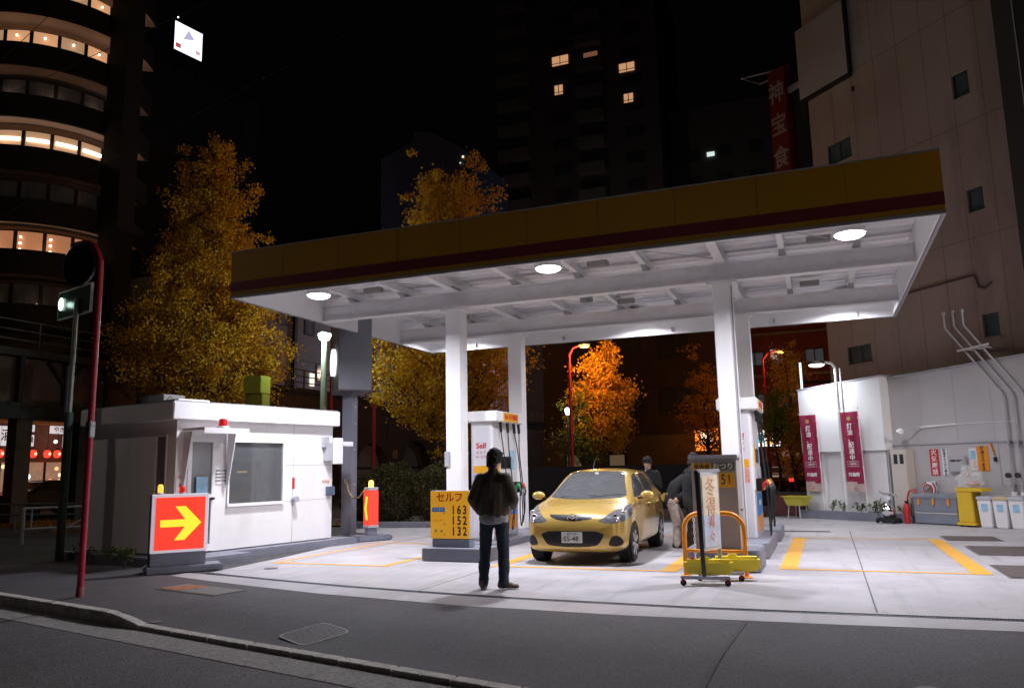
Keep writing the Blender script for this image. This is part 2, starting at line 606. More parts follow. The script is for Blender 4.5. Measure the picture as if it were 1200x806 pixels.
# kerb stones along the pavement, dropping at the driveway
mb = MB()
s_ = -40.0
while s_ < 30:
    L = .6
    e = s_ + L - .012
    for a, b in (((s_), (s_ + e) / 2), ((s_ + e) / 2, e)):
        za, zb = kerbz(a), kerbz(b)
        j = random.uniform(-.004, .004)
        mb.add([(a, tk(a) + j, -.24), (b, tk(b) + j, -.24), (b, tk(b) + .15, -.24), (a, tk(a) + .15, -.24),
                (a, tk(a) + j + .015, za), (b, tk(b) + j + .015, zb), (b, tk(b) + .15, zb), (a, tk(a) + .15, za)],
               [(0, 3, 2, 1), (4, 5, 6, 7), (0, 1, 5, 4), (1, 2, 6, 5), (2, 3, 7, 6), (3, 0, 4, 7)])
    s_ += L
struct(mb.build('kerb', 'kerb', bevel=.008, seg=1))
struct(strip_along('gutter', [(x, tk(x) - .42) for x in (-60, -20, 0, 40)], .435, -.130, 'gutter'))
# land behind the pavement
struct(flatpoly('ground', [(a, b) for a, b in EDGE] + [(40, 160), (-120, 160), (-120, 22)], -.012, asphalt_mat('backasphalt', (.045, .044, .046), 90)))
# the forecourt
FORE = [(a, b + .11) for a, b in DRAIN] + [(12, 14.6), (9, 16.6), (-.52, 23.9), (-.99, 24.3), (-4.09, 21.4), (-6.92, 19.9), (-9.3, 19.0), (-11.6, 18.7), (-11.6, 17.4), (-10.0, 16.8), (-9.2, 12.0)]
struct(flatpoly('forecourt', FORE, 0.0, 'concrete'))
mb = MB()
a = [(x, interp(EDGE, x)) for x in (-9.35, -8.3, -7.3, -5.8, -4.32, -2.32, -.87, 1.51, 12)]
b = [(x, interp(DRAIN, max(x, -9.0))) for x, _ in a]
for i in range(len(a) - 1):
    mb.add([(a[i][0], a[i][1], 0), (a[i + 1][0], a[i + 1][1], 0), (b[i + 1][0], b[i + 1][1], 0), (b[i][0], b[i][1], 0)], [(0, 1, 2, 3)])
struct(mb.build('forecourt_edge', 'strip'))
struct(strip_along('drain_channel', DRAIN, .11, -.004, 'black'))
mb = MB()
x = -9.0
while x < 6:
    y = interp(DRAIN, x)
    mb.box(x, x + .010, y + .004, y + .106, -.003, .002)
    x += .034
for q in (0, .098):
    for (a0, b0), (a1, b1) in zip(DRAIN, DRAIN[1:]):
        mb.bar((a0, b0 + q + .006, .0), (a1, b1 + q + .006, .0), .012, .008)
tag(mb.build('drain_grate', mat('grate', (.13, .15, .17), .5, metal=.5)), 'long narrow steel drain grate along the front of the forecourt', 'drain grate')
# joints in the concrete
mb = MB()
for x, y0, y1 in ((.36, 8.95, 19.0), (-4.9, 8.98, 19), (5.0, 9.2, 18), (-8.6, 10.2, 17.5)):
    mb.add([(x - .008, y0, .0025), (x + .008, y0, .0025), (x + .008, y1, .0025), (x - .008, y1, .0025)], [(0, 1, 2, 3)])
for y, x0, x1 in ((17.6, -9, 6), (21.2, -2.5, 2)):
    mb.add([(x0, y - .008, .0025), (x1, y - .008, .0025), (x1, y + .008, .0025), (x0, y + .008, .0025)], [(0, 1, 2, 3)])
struct(mb.build('concrete_joint', mat('joint', (.12, .12, .12), .9)))
# a seam where the pavement asphalt was relaid
mb = MB()
for i in range(12):
    f0, f1 = i / 12, (i + 1) / 12
    q = []
    for f_ in (f0, f1):
        y = 8.12 - f_ * 2.6; x = -.86 - .12 * f_
        v = (y - tk(x) - .14) / (interp(EDGE, x) - tk(x) - .14)
        q.append((x, y, kerbz(x) * (1 - sm(0, .5, v)) + .006))
    (xa, ya, za), (xb, yb, zb) = q
    mb.add([(xa, ya, za), (xa + .045, ya, za), (xb + .045, yb, zb), (xb, yb, zb)], [(0, 1, 2, 3)])
struct(mb.build('pavement_seam', mat('seam', (.035, .035, .038), .8)))
# painted bays
def band(name, pts, z=.004):
    return struct(flatpoly(name, pts, z, 'yline'))
def bay(x0, x1, y0, y1, wl, wr, wn=.11, sk=0.0):
    band('bay_marking', [(x0, y0), (x0 + wl, y0), (x0 + wl + sk, y1), (x0 + sk, y1)])
    band('bay_marking', [(x1 - wr, y0), (x1, y0), (x1 + sk, y1), (x1 - wr + sk, y1)])
    band('bay_marking', [(x0 + wl, y0), (x1 - wr, y0), (x1 - wr, y0 + wn), (x0 + wl, y0 + wn)])
    band('bay_marking', [(x0 + wl + sk, y1 - wn), (x1 - wr + sk, y1 - wn), (x1 - wr + sk, y1), (x0 + wl + sk, y1)])
bay(-.74, 1.93, 12.2, 17.35, .24, .24)
bay(-4.98, -2.1, 11.6, 17.3, .2, .24)
bay(-8.85, -6.62, 11.22, 14.9, .09, .12)
# plates over the tanks on the right
def cover(x0, x1, y0, y1, label):
    t = thing('tank_cover', label, 'cover', ((x0 + x1) / 2, (y0 + y1) / 2, 0), group='steel covers in the forecourt floor')
    hx, hy = (x1 - x0) / 2, (y1 - y0) / 2
    bx('frame', 'steel', -hx, hx, -hy, hy, .001, .007, t)
    m_ = mat('coverplate', (.11, .09, .085), .7, metal=.2, var=.25, scale=6, bump=.5, bscale=70)
    bx('plate', m_, -hx + .04, hx - .04, -hy + .04, hy - .04, .007, .012, t)
cover(1.98, 2.95, 17.1, 18.1, 'brown steel cover plate nearest the trash bins, beyond the yellow bay')
cover(2.12, 3.5, 14.6, 16.1, 'large brown steel cover plate right of the yellow bay corner')
cover(2.05, 3.4, 11.9, 13.3, 'brown steel cover plate nearest the street at the right edge')
cover(-1.15, 0.0, 18.75, 19.0, 'narrow dark slot cover across the floor behind the right hand bay')
# small things set in the pavement
t = thing('manhole_cover', 'rounded square manhole cover with a pale rim in the dark pavement', 'manhole cover', (-4.76, 6.72, -.052), 0)
t.rotation_euler = Matrix.Rotation(R(6.6), 4, 'X').to_euler()
def sq(r_, n=48, p=7, a_=R(-25)):
    out = []
    for i in range(n):
        q = 2 * PI * i / n; c, s_ = math.cos(q), math.sin(q)
        k = r_ * (abs(c) ** p + abs(s_) ** p) ** (-1 / p)
        out.append((k * c * math.cos(a_) - k * s_ * math.sin(a_), k * c * math.sin(a_) + k * s_ * math.cos(a_)))
    return out
oa, ob = sq(.265), sq(.245)
mb = MB()
n = len(oa)
for i in range(n):
    j = (i + 1) % n
    mb.add([(*oa[i], -.02), (*oa[j], -.02), (*ob[j], -.02), (*ob[i], -.02), (*oa[i], .005), (*oa[j], .005), (*ob[j], .005), (*ob[i], .005)],
           [(0, 3, 2, 1), (4, 5, 6, 7), (0, 1, 5, 4), (1, 2, 6, 5), (2, 3, 7, 6), (3, 0, 4, 7)])
mb.build('frame', mat('mhf', (.24, .23, .22), .7, var=.3, scale=20), t)
MB().prism(sq(.243), -.02, .002).build('lid', mat('mhl', (.10, .098, .10), .75, bump=.8, bscale=45), t)
mb = MB()
for i in range(-5, 6):
    for j in range(-5, 6):
        if math.hypot(i, j) < 4.2 and (i + j) % 2 and abs(i) > 1: mb.box(i * .045 - .010, i * .045 + .010, j * .045 - .006, j * .045 + .006, .002, .005)
mb.build('tread', mat('mht', (.16, .15, .145), .7), t)['kind'] = 'stuff'
t = thing('steel_grating', 'rectangular striped steel grating in the pavement before the arrow sign', 'grating', (-7.78, 8.45, .0), R(-12))
bx('frame', mat('grf', (.10, .095, .09), .7), -.62, .62, -.25, .25, .001, .008, t)
mb = MB()
for i in range(20): mb.box(-.6 + i * .062, -.6 + i * .062 + .03, -.22, .22, .008, .014)
mb.build('bars', mat('grb', (.24, .23, .215), .65), t)
mb = MB().prism([(-.60, -.2), (-.20, -.21), (-.08, .21), (-.40, .21)], .008, .0155)
mb.build('orange_patch', mat('opatch', (.30, .10, .035), .8, var=.4, scale=22), t)  # orange-brown patch laid over the left bars
for (x, y, r_, lab) in ((-6.95, 6.9, .07, 'small round metal cap in the pavement near the dropped kerb'), (.53, 6.2, .09, 'tiny worn round cap in the pavement at lower right'), (-8.35, 10.6, .11, 'small dark round cap in the concrete by the booth step')):
    z = 0 if y > 7.5 else (-.086 if x < 0 else -.022)
    tag(MB().lathe([(r_, z - .01), (r_, z + .006), (r_ * .9, z + .009)], c=(x, y, 0), n=20).build('valve_cap', mat('cap', (.12, .10, .1), .7)), lab, 'valve cap', 'valve caps in the floor')
# worn painted mark on the pavement
tag(bx('utility_cover', mat('uc', (.10, .10, .105), .8, var=.4, scale=20), -1.6, -1.25, 5.62, 5.78, -.12, -.078), 'small worn rectangular cover in the pavement at the bottom edge', 'cover')

# ================================================================== CANOPY
CX0, CX1, CY0, CY1, CZ0, CZ1 = -10.05, 1.71, 11.38, 19.39, 4.70, 5.577
can = thing('canopy', 'large yellow-edged white steel canopy over the pumps', 'canopy', (0, 0, 0))
T_ = .06
def ring(name, m, z0, z1, out=0.0, thick=.05):
    mb = MB()
    x0, x1, y0, y1 = CX0 - out, CX1 + out, CY0 - out, CY1 + out
    mb.box(x0, x1, y0, y0 + thick, z0, z1)
    mb.box(x0, x1, y1 - thick, y1, z0, z1)
    mb.box(x0, x0 + thick, y0 + thick, y1 - thick, z0, z1)
    mb.box(x1 - thick, x1, y0 + thick, y1 - thick, z0, z1)
    return mb.build(name, m, can)
ring('fascia', 'fascia', 5.005, CZ1)
ring('fascia_stripe', 'stripe', 4.825, 5.005, .002)
ring('fascia_lower_band', 'fascia', 4.745, 4.825)
ring('fascia_trim', 'trimg', 4.700, 4.745, .006)
mb = MB()
for k in range(1, 10):
    x = CX0 + (CX1 - CX0) * k / 10
    mb.box(x - .003, x + .003, CY0 - .0035, CY0 + .001, 5.01, CZ1 - .005)
each(mb, 'fascia_seam', mat('fseam', (.14, .08, .01), .6), can)
bx('fascia_top_cap', 'trimg', CX0 - .01, CX1 + .01, CY0 - .01, CY0 + .07, CZ1, CZ1 + .02, can)
# inner white lining of the edge
mb = MB()
i_ = .055
mb.box(CX0 + i_, CX1 - i_, CY0 + i_, CY0 + i_ + .03, 4.705, 5.34)
mb.box(CX0 + i_, CX1 - i_, CY1 - i_ - .03, CY1 - i_, 4.705, 5.34)
mb.box(CX0 + i_, CX0 + i_ + .03, CY0 + i_ + .03, CY1 - i_ - .03, 4.705, 5.34)
mb.box(CX1 - i_ - .03, CX1 - i_, CY0 + i_ + .03, CY1 - i_ - .03, 4.705, 5.34)
mb.build('edge_lining', 'white', can)
# ribbed deck, ribs run along X
mb = MB()
prof = []
y = CY0 + .09
k = 0
while y < CY1 - .09:
    prof += [(y, 5.30), (y + .14, 5.30), (y + .165, 5.345), (y + .305, 5.345)]
    y += .33
n = len(prof)
for p in prof: mb.v.append((CX0 + .09, p[0], p[1]))
for p in prof: mb.v.append((CX1 - .09, p[0], p[1]))
for i in range(n - 1): mb.f.append((i, i + 1, n + i + 1, n + i))
mb.build('deck', 'deck', can)
bx('deck_top', 'trimg', CX0 + .055, CX1 - .055, CY0 + .055, CY1 - .055, 5.36, 5.40, can)
def ibeam(name, a, b, w_, h_, m='steelw', parent=None, tf=.018, tw=.014):
    a = Vector(a); b = Vector(b)
    mb = MB()
    mb.bar(a + Vector((0, 0, h_ / 2 - tf / 2)), b + Vector((0, 0, h_ / 2 - tf / 2)), w_, tf)
    mb.bar(a - Vector((0, 0, h_ / 2 - tf / 2)), b - Vector((0, 0, h_ / 2 - tf / 2)), w_, tf)
    mb.bar(a, b, tw, h_ - 2 * tf)
    return mb, mb.build(name, m, parent)
for y in (14.22, 17.6):
    ibeam('main_beam', (CX0 + .09, y, 4.89), (CX1 - .09, y, 4.89), .20, .34, parent=can)
# rafters running front to back
xs = [-9.15, -7.95, -6.75, -5.45, -4.15, -2.85, -1.5, -.45, .75]
for x in xs:
    big = abs(x + 6.75) < .01 or abs(x + 1.5) < .01
    h_ = .24 if big else .16
    ibeam('rafter', (x, CY0 + .1, 5.295 - h_ / 2), (x, CY1 - .1, 5.295 - h_ / 2), .10 if not big else .16, h_, parent=can)
    mb = MB()
    for y in (14.22, 17.6):
        for sg in (-1, 1):
            mb.prism([(y + sg * .11, 5.06), (y + sg * .30, 5.13), (y + sg * .11, 5.13)], x - .05, x + .05, 'x')
        mb.box(x - .06, x + .06, y - .09, y + .09, 5.062, 5.13)
    each(mb, 'bracket', 'trimg', can)
# cross bracing rods
mb = MB()
for xa, xb in ((-9.1, -6.8), (-6.7, -4.2), (-4.1, -1.6), (-1.4, .7)):
    mb.tube([(xa, 17.75, 5.12), (xb, 19.2, 5.14)], .012, 6)
    mb.tube([(xb, 17.75, 5.14), (xa, 19.2, 5.12)], .012, 6)
    mb.tube([(xa, 11.6, 5.14), (xb, 14.0, 5.12)], .010, 6)
each(mb, 'bracing_rod', 'greyl', can)
# dark mounting boxes beside the lamps
for x, y in ((-8.35, 13.6), (-3.6, 13.55), (.15, 13.6), (-8.0, 17.05), (-3.9, 17.0), (-.05, 17.0)):
    bx('mounting_box', mat('mbx', (.30, .29, .28), .5, metal=.2), x - .19, x + .19, y - .08, y + .08, 5.09, 5.19, can, .01)
bx('sensor_box', 'trimg', -4.65, -4.4, 15.9, 16.05, 4.98, 5.2, can, .01)
# small brackets on the inside of the rear and left edges
mb = MB()
for x in (-8.6, -6.1, -3.3, -.9, .9): mb.box(x - .012, x + .012, CY1 - .16, CY1 - .086, 4.76, 4.86)
each(mb, 'edge_cleat', 'trimg', can)
for (x, y) in ((-6.78, 14.22), (-1.5, 14.22), (-6.78, 17.6), (-1.5, 17.6)):
    c_ = MB()
    c_.box(x - .165, x + .165, y - .165, y + .165, .10, 4.718)
    o = c_.build('column', 'white', can, bevel=.012)
    bx('base_plate', 'greyl', x - .2, x + .2, y - .2, y + .2, .0, .12, can, .01)
    MB().box(x - .26, x + .26, y - .2, y + .2, 4.66, 4.719).build('head_plate', 'steelw', can)
bx('control_panel', 'greyl', -6.97, -6.86, 14.03, 14.055, 1.55, 1.85, can, .008)
bx('seam_cover', 'trimg', -1.345, -1.325, 14.03, 14.055, .2, 4.6, can)

def canopy_lamp(x, y, label, z=4.80, pw=1.0):
    t = thing('canopy_lamp', label, 'ceiling lamp', (x, y, z), group='round lamps under the canopy')
    MB().lathe([(.07, .50), (.07, .16), (.21, .12), (.23, .02), (.225, .0), (.21, .0)], n=32).build('housing', 'steelw', t, smooth=True)
    MB().lathe([(.208, .004), (.204, -.02), (.16, -.045), (.09, -.06), (.0001, -.064)], n=32).build('diffuser', 'lampface', t, smooth=True)
    light('lamp_light', 'AREA', CANOPY_W * pw, (.92, .905, 1.0), (0, 0, -.075), t, size=.42, spread=158)
canopy_lamp(-8.70, 12.23, 'leftmost lit round lamp under the canopy front')
canopy_lamp(-4.10, 12.20, 'middle lit round lamp under the canopy front')
canopy_lamp(.57, 12.25, 'rightmost lit round lamp under the canopy front')
canopy_lamp(-8.9, 18.5, 'leftmost lamp in the back row behind the rear canopy beam', 5.1, .45)
canopy_lamp(-4.0, 18.5, 'middle lamp in the back row behind the rear canopy beam', 5.1, .4)
canopy_lamp(.6, 18.5, 'rightmost lamp in the back row behind the rear canopy beam', 5.1, .4)

# ================================================================== BOOTH
BA = math.atan2(.9794, .2021)          # direction of its long wall
def bl(p): return p
bo = thing('booth', 'white prefabricated attendant booth with a flat roof beside the arrow sign', 'booth', (-10.47, 10.66, 0), BA)
# local: +X along the long wall away from the street, -Y towards the forecourt, +Y to the left
L_, W_, H_ = 3.68, 2.75, 2.45
doorx0, doorx1, doorz = .24, .80, 2.15
winx0, winx1, winz0, winz1 = 1.10, 2.34, .96, 2.08
mb = MB()
def wall_with_holes(mb, x0, x1, z0, z1, holes, y0, y1):
    xs_ = sorted({x0, x1, *[h[0] for h in holes], *[h[1] for h in holes]})
    for a, b in zip(xs_, xs_[1:]):
        zs = [(z0, z1)]
        for h in holes:
            if h[0] <= a + 1e-6 and h[1] >= b - 1e-6:
                nz = []
                for (p, q) in zs:
                    if h[2] > p: nz.append((p, min(q, h[2])))
                    if h[3] < q: nz.append((max(p, h[3]), q))
                zs = nz
        for p, q in zs: mb.box(a, b, y0, y1, p, q)
wall_with_holes(mb, 0, L_, .15, H_, [(doorx0, doorx1, .0, doorz), (winx0, winx1, winz0, winz1)], 0, .06)
mb.build('front_wall', 'whitep', bo)
mb = MB()
mb2 = MB()
wall_with_holes(mb2, .06, W_, .15, H_, [(.28, .56, .85, 2.17)], 0, .06)
mb2.v = [(p[1], p[0], p[2]) for p in mb2.v]
mb2.build('end_wall', 'whitep', bo)
bx('end_wall', 'whitep', L_ - .06, L_, .06, W_, .15, H_, bo)
bx('rear_wall', 'whitep', .06, L_ - .06, W_ - .06, W_, .15, H_, bo)
bx('floor_slab', 'greyp', .06, L_ - .06, .06, W_ - .06, .10, .16, bo)
bx('interior_partition', 'whitep', .9, 3.6, 1.7, 1.74, .16, 2.4, bo)
bx('ceiling', 'whitep', .06, L_ - .06, .06, W_ - .06, 2.38, 2.42, bo)
bx('roof', 'white', -.16, L_ + .10, -.12, W_ + .1, H_, 2.76, bo, .015)
bx('roof_cap', 'trimg', -.12, L_ + .06, -.08, W_ + .06, 2.76, 2.785, bo)
bx('roof_box', mat('rb', (.25, .25, .24), .7), .3, .75, .9, 1.6, 2.78, 2.98, bo, .01)
bx('roof_hatch', 'white', .1, .75, .15, .6, 2.785, 2.84, bo, .01)
mb = MB()
for x in (.0, L_): mb.tube([(x, .3 , 2.78), (x, .3, 2.84), (x + .04, .3, 2.88), (x + .08, .3, 2.84), (x + .08, .3, 2.78)], .012, 6)
each(mb, 'lifting_eye', 'steel', bo)
# wall panel seams
mb = MB()
for x in (2.62,): mb.box(x - .004, x + .004, -.003, .0005, .16, H_ - .01)
for z in (.95, 1.65): mb.box(2.42, L_, -.0025, .0005, z - .003, z + .003)
mb.build('panel_seam', 'trimg', bo)
# door
mb = MB()
mb.box(doorx0, doorx0 + .07, -.02, .06, .16, doorz); mb.box(doorx1 - .07, doorx1, -.02, .06, .16, doorz)
mb.box(doorx0 + .07, doorx1 - .07, -.02, .06, doorz - .08, doorz); mb.box(doorx0 + .07, doorx1 - .07, -.02, .06, .16, .28); mb.box(doorx0 + .07, doorx1 - .07, -.02, .06, 1.08, 1.15)
dr = mb.build('door', 'white', bo)
bx('door_glass', 'pane', doorx0 + .07, doorx1 - .07, .015, .025, .28, 1.08, dr)
bx('door_glass', 'pane', doorx0 + .07, doorx1 - .07, .015, .025, 1.15, doorz - .08, dr)
bx('door_handle', 'black', doorx1 - .10, doorx1 - .03, -.07, -.02, 1.05, 1.09, dr)
bx('notice', 'skyblue', doorx0 + .17, doorx0 + .40, -.028, -.021, 1.14, 1.46, dr)
# window
mb = MB()
f_ = .035
mb.box(winx0 - f_, winx1 + f_, -.03, .05, winz1, winz1 + f_); mb.box(winx0 - f_, winx1 + f_, -.05, .05, winz0 - f_ - .02, winz0)
mb.box(winx0 - f_, winx0, -.03, .05, winz0, winz1); mb.box(winx1, winx1 + f_, -.03, .05, winz0, winz1)
wf = mb.build('window', 'white', bo)
bx('pane', mat('boothglass', (.16, .17, .18), .04, spec=1.0, coat=1.0, alpha=.42), winx0, winx1, .015, .025, winz0, winz1, wf)
bx('inner_cabinet', 'greyl', 1.0, 1.42, .7, 1.15, .16, 1.95, bo)
bx('banner_reflection', 'banner', 1.62, 1.95, 1.68, 1.695, .95, 2.1, bo)  # crimson panel stands in for the banner's reflection in the window
bx('inner_shelf', 'dark', 2.05, 2.8, 1.2, 1.6, .16, 1.75, bo)
bx('counter', 'whitep', 1.0, 2.6, .10, .5, .86, .90, bo)
mo = bx('monitor', 'black', 1.95, 2.28, .30, .34, .98, 1.22, bo, .006)
bx('monitor_stand', 'black', 2.08, 2.15, .30, .36, .90, .98, mo)
bx('ceiling_tube', glow('tubeb', (1, .62, .25), .8), 2.1, 2.3, 1.0, 1.06, 1.52, 1.55, bo)
bx('reflected_blind', mat('blind', (.5, .48, .5), .5), winx0 + .02, winx0 + .42, .06, .075, winz0 + .05, winz1 - .02, wf) if False else None
# narrow window in the street end
mb = MB()
mb.box(-.02, .05, .25, .28, .82, 2.2); mb.box(-.02, .05, .56, .59, .82, 2.2); mb.box(-.02, .05, .28, .56, .82, .85); mb.box(-.02, .05, .28, .56, 2.17, 2.2)
wf = mb.build('window', 'whitep', bo)
bx('pane', 'pane', .01, .02, .28, .56, .85, 2.17, wf)
# door canopy with side cheeks
mb = MB()
mb.prism([(-.60, 2.20), (-.60, 2.30), (.0, 2.30), (.0, 2.26), (-.56, 2.26)], .12, 1.05, 'x')
aw = mb.build('awning', 'white', bo)
mb = MB()
for x in (.12, 1.03):
    mb.prism([(-.26, 2.24), (-.02, 2.24), (-.002, 1.30), (-.08, 1.30)], x, x + .018, 'x')
each(mb, 'awning_cheek', 'white', aw)
# red beacon on the awning
bc = MB().lathe([(.10, 0), (.10, .035), (.085, .04)], c=(.62, -.42, 2.30), n=20).build('beacon', 'white', bo)
MB().lathe([(.075, .04), (.078, .12), (.06, .165), (.001, .18)], c=(.62, -.42, 2.30), n=20).build('beacon_dome', mat('beaconred', (.6, .015, .02), .15, spec=.8, emit=(.8, .02, .02), es=.15), bc, smooth=True)
# boxes and notices on the long wall
bx('meter_box', 'greyl', 3.42, 3.64, -.16, 0, 1.72, 2.1, bo, .01)
bx('meter_box', 'white', 3.52, 3.72, -.28, -.165, 1.66, 2.2, bo, .01)
bx('meter_box', 'greyl', 3.36, 3.5, -.10, 0, 2.0, 2.22, bo, .01)
bx('switch_box', mat('swb', (.09, .12, .18), .5), 3.50, 3.66, -.12, 0, 1.02, 1.2, bo, .01)
bx('side_lamp', 'white', 3.75, 4.1, -.2, -.05, 2.03, 2.13, bo, .01)
o = bx('warning_strip', 'red', 2.60, 2.66, -.012, 0, 1.18, 1.40, bo)
MB().lathe([(.06, 0), (.06, .07), (.045, .11), (.0001, .12)], c=(2.63, -.12, .98), n=16, axis='y').build('intercom', 'greyl', bo, smooth=True)
nb = bx('notice', 'white', .83, 1.02, -.012, -.002, 1.32, 1.60, bo)
for k in range(4): text('給油所からお願い', .03, 'textblk', (.925, -.0135, 1.56 - k * .06), 0, nb)
nb = bx('notice', 'white', .02, .18, -.012, -.002, 1.1, 1.55, bo)
text('注意', .07, 'textred', (.10, -.0135, 1.46), 0, nb)
text(['火', '気'], .06, 'textred', (.10, -.0135, 1.3), 0, nb, vertical=True)
text('非常用', .07, mat('orangetext', (.7, .3, .1), .5), (3.5, -.006, 1.30), 0, bo)
# slab and step the booth stands on
t = thing('booth_plinth', 'low grey concrete plinth and step under the white booth', 'plinth', (-10.47, 10.66, 0), BA)
bx('plinth', 'greyp', -.35, L_ + .50, -.28, W_ + .25, -.05, .13, t, .02)
bx('step', 'greyp', -.45, 1.05, -.85, -.285, -.05, .14, t, .03)

# litter and weeds along the booth base
def plant(name, label, cat, loc, h, r, nleaf, m, group=None, seed=1, stems=5):
    rnd = random.Random(seed)
    t = thing(name, label, cat, loc, 0, group)
    mb = MB(); ml = MB()
    for i in range(stems):
        a = rnd.uniform(0, 2 * PI); rr = rnd.uniform(.2, 1) * r; hh = h * rnd.uniform(.6, 1)
        tip = Vector((rr * math.cos(a), rr * math.sin(a), hh))
        mb.tube([(0, 0, 0), (tip.x * .4, tip.y * .4, hh * .6), tip], [.006, .005, .003], 5)
        for j in range(nleaf // stems):
            c = tip * rnd.uniform(.45, 1.02) + Vector([rnd.gauss(0, r * .16) for _ in range(3)])
            d1 = Vector([rnd.gauss(0, 1) for _ in range(3)]).normalized()
            d2 = d1.orthogonal().normalized()
            s_ = r * rnd.uniform(.14, .26)
            ml.add([c - d1 * s_, c + d2 * s_ * .45, c + d1 * s_, c - d2 * s_ * .45], [(0, 1, 2, 3)])
    mb.build('stem', 'bark', t)
    ml.build('foliage', m, t)
    return t
X['weed'] = leaf_mat('weed', (.10, .13, .03), (.06, .10, .03), 8)
X['dryleaf'] = leaf_mat('dryleaf', (.30, .16, .04), (.16, .10, .03), 8)
plant('weed', 'green weed growing between the booth and the arrow sign', 'weed', (-10.85, 10.05, 0), .38, .2, 90, 'weed', 'weeds along the booth base', 3)
plant('weed', 'dark weed at the middle of the booth end wall', 'weed', (-11.6, 10.35, 0), .28, .16, 50, 'weed', 'weeds along the booth base', 4)
plant('weed', 'small dark weed at the far left of the booth end wall', 'weed', (-12.4, 10.6, 0), .3, .17, 50, 'weed', 'weeds along the booth base', 5)

# ================================================================== PUMP ISLANDS
def rounded(x0, x1, y0, y1, r, n=5, corners=(1, 1, 1, 1)):
    out = []
    for k, (cx, cy, a0) in enumerate(((x1 - r, y0 + r, -90), (x1 - r, y1 - r, 0), (x0 + r, y1 - r, 90), (x0 + r, y0 + r, 180))):
        if corners[k]:
            for i in range(n + 1):
                a = R(a0 + 90 * i / n)
                out.append((cx + r * math.cos(a), cy + r * math.sin(a)))
        else:
            out.append(((x1, y0), (x1, y1), (x0, y1), (x0, y0))[k])
    return out
def island(x0, x1, y0, y1, h, label, r=.12):
    o = MB().prism(rounded(x0, x1, y0, y1, r), 0, h).build('pump_island', 'greyp', bevel=.015)
    return tag(o, label, 'kerb island', 'grey concrete islands under the canopy')
island(-6.42, -5.22, 12.02, 12.75, .21, 'grey concrete island under the yellow price sign', .05)
island(-7.1, -5.85, 13.75, 18.2, .12, 'long low grey island under the left pump')
island(-2.0, -.95, 11.68, 12.75, .30, 'grey island nearest the street under the change machine')
island(-2.0, -.95, 13.4, 15.75, .24, 'middle grey island of the right pump row')
island(-1.75, -.93, 16.35, 18.0, .22, 'farthest small grey island in the right pump row')

# price sign
t = thing('price_sign', 'yellow self-service fuel price sign showing 163, 152 and 132', 'price sign', (-5.98, 12.3, .21))
bx('base', 'greyp', -.33, .36, -.08, .14, 0, .14, t, .01)
bx('sign_body', 'greyl', -.37, .37, -.06, .10, .14, .935, t, .006)
f = bx('sign_face', mat('signlit', (.84, .42, .025), .4, emit=(.9, .42, .02), es=.28), -.36, .36, -.075, -.062, .145, .93, t)
Y_ = -.0765
text('セルフ', .17, 'textred', (0.0, Y_, .815), 0, f, sx=1.0, bold=.004)
for k, (num) in enumerate(('163', '152', '132')):
    text(num, .20, 'textblk', (.175, Y_, .61 - k * .175), 0, f, sx=.78, spacing=1.35, bold=.005)
bx('label_strip', 'blue', -.33, -.09, Y_ - .002, Y_, .585, .66, f)
text('ハイオク', .045, 'textwht', (-.21, Y_ - .004, .622), 0, f)
text('レギュラー', .045, 'textred', (-.21, Y_, .44), 0, f)
text('軽   油', .055, mat('textgreen', (.05, .22, .08), .5), (-.21, Y_, .265), 0, f)
for k in range(3): text('円', .035, 'textblk', (-.10, Y_, .555 - k * .175), 0, f)

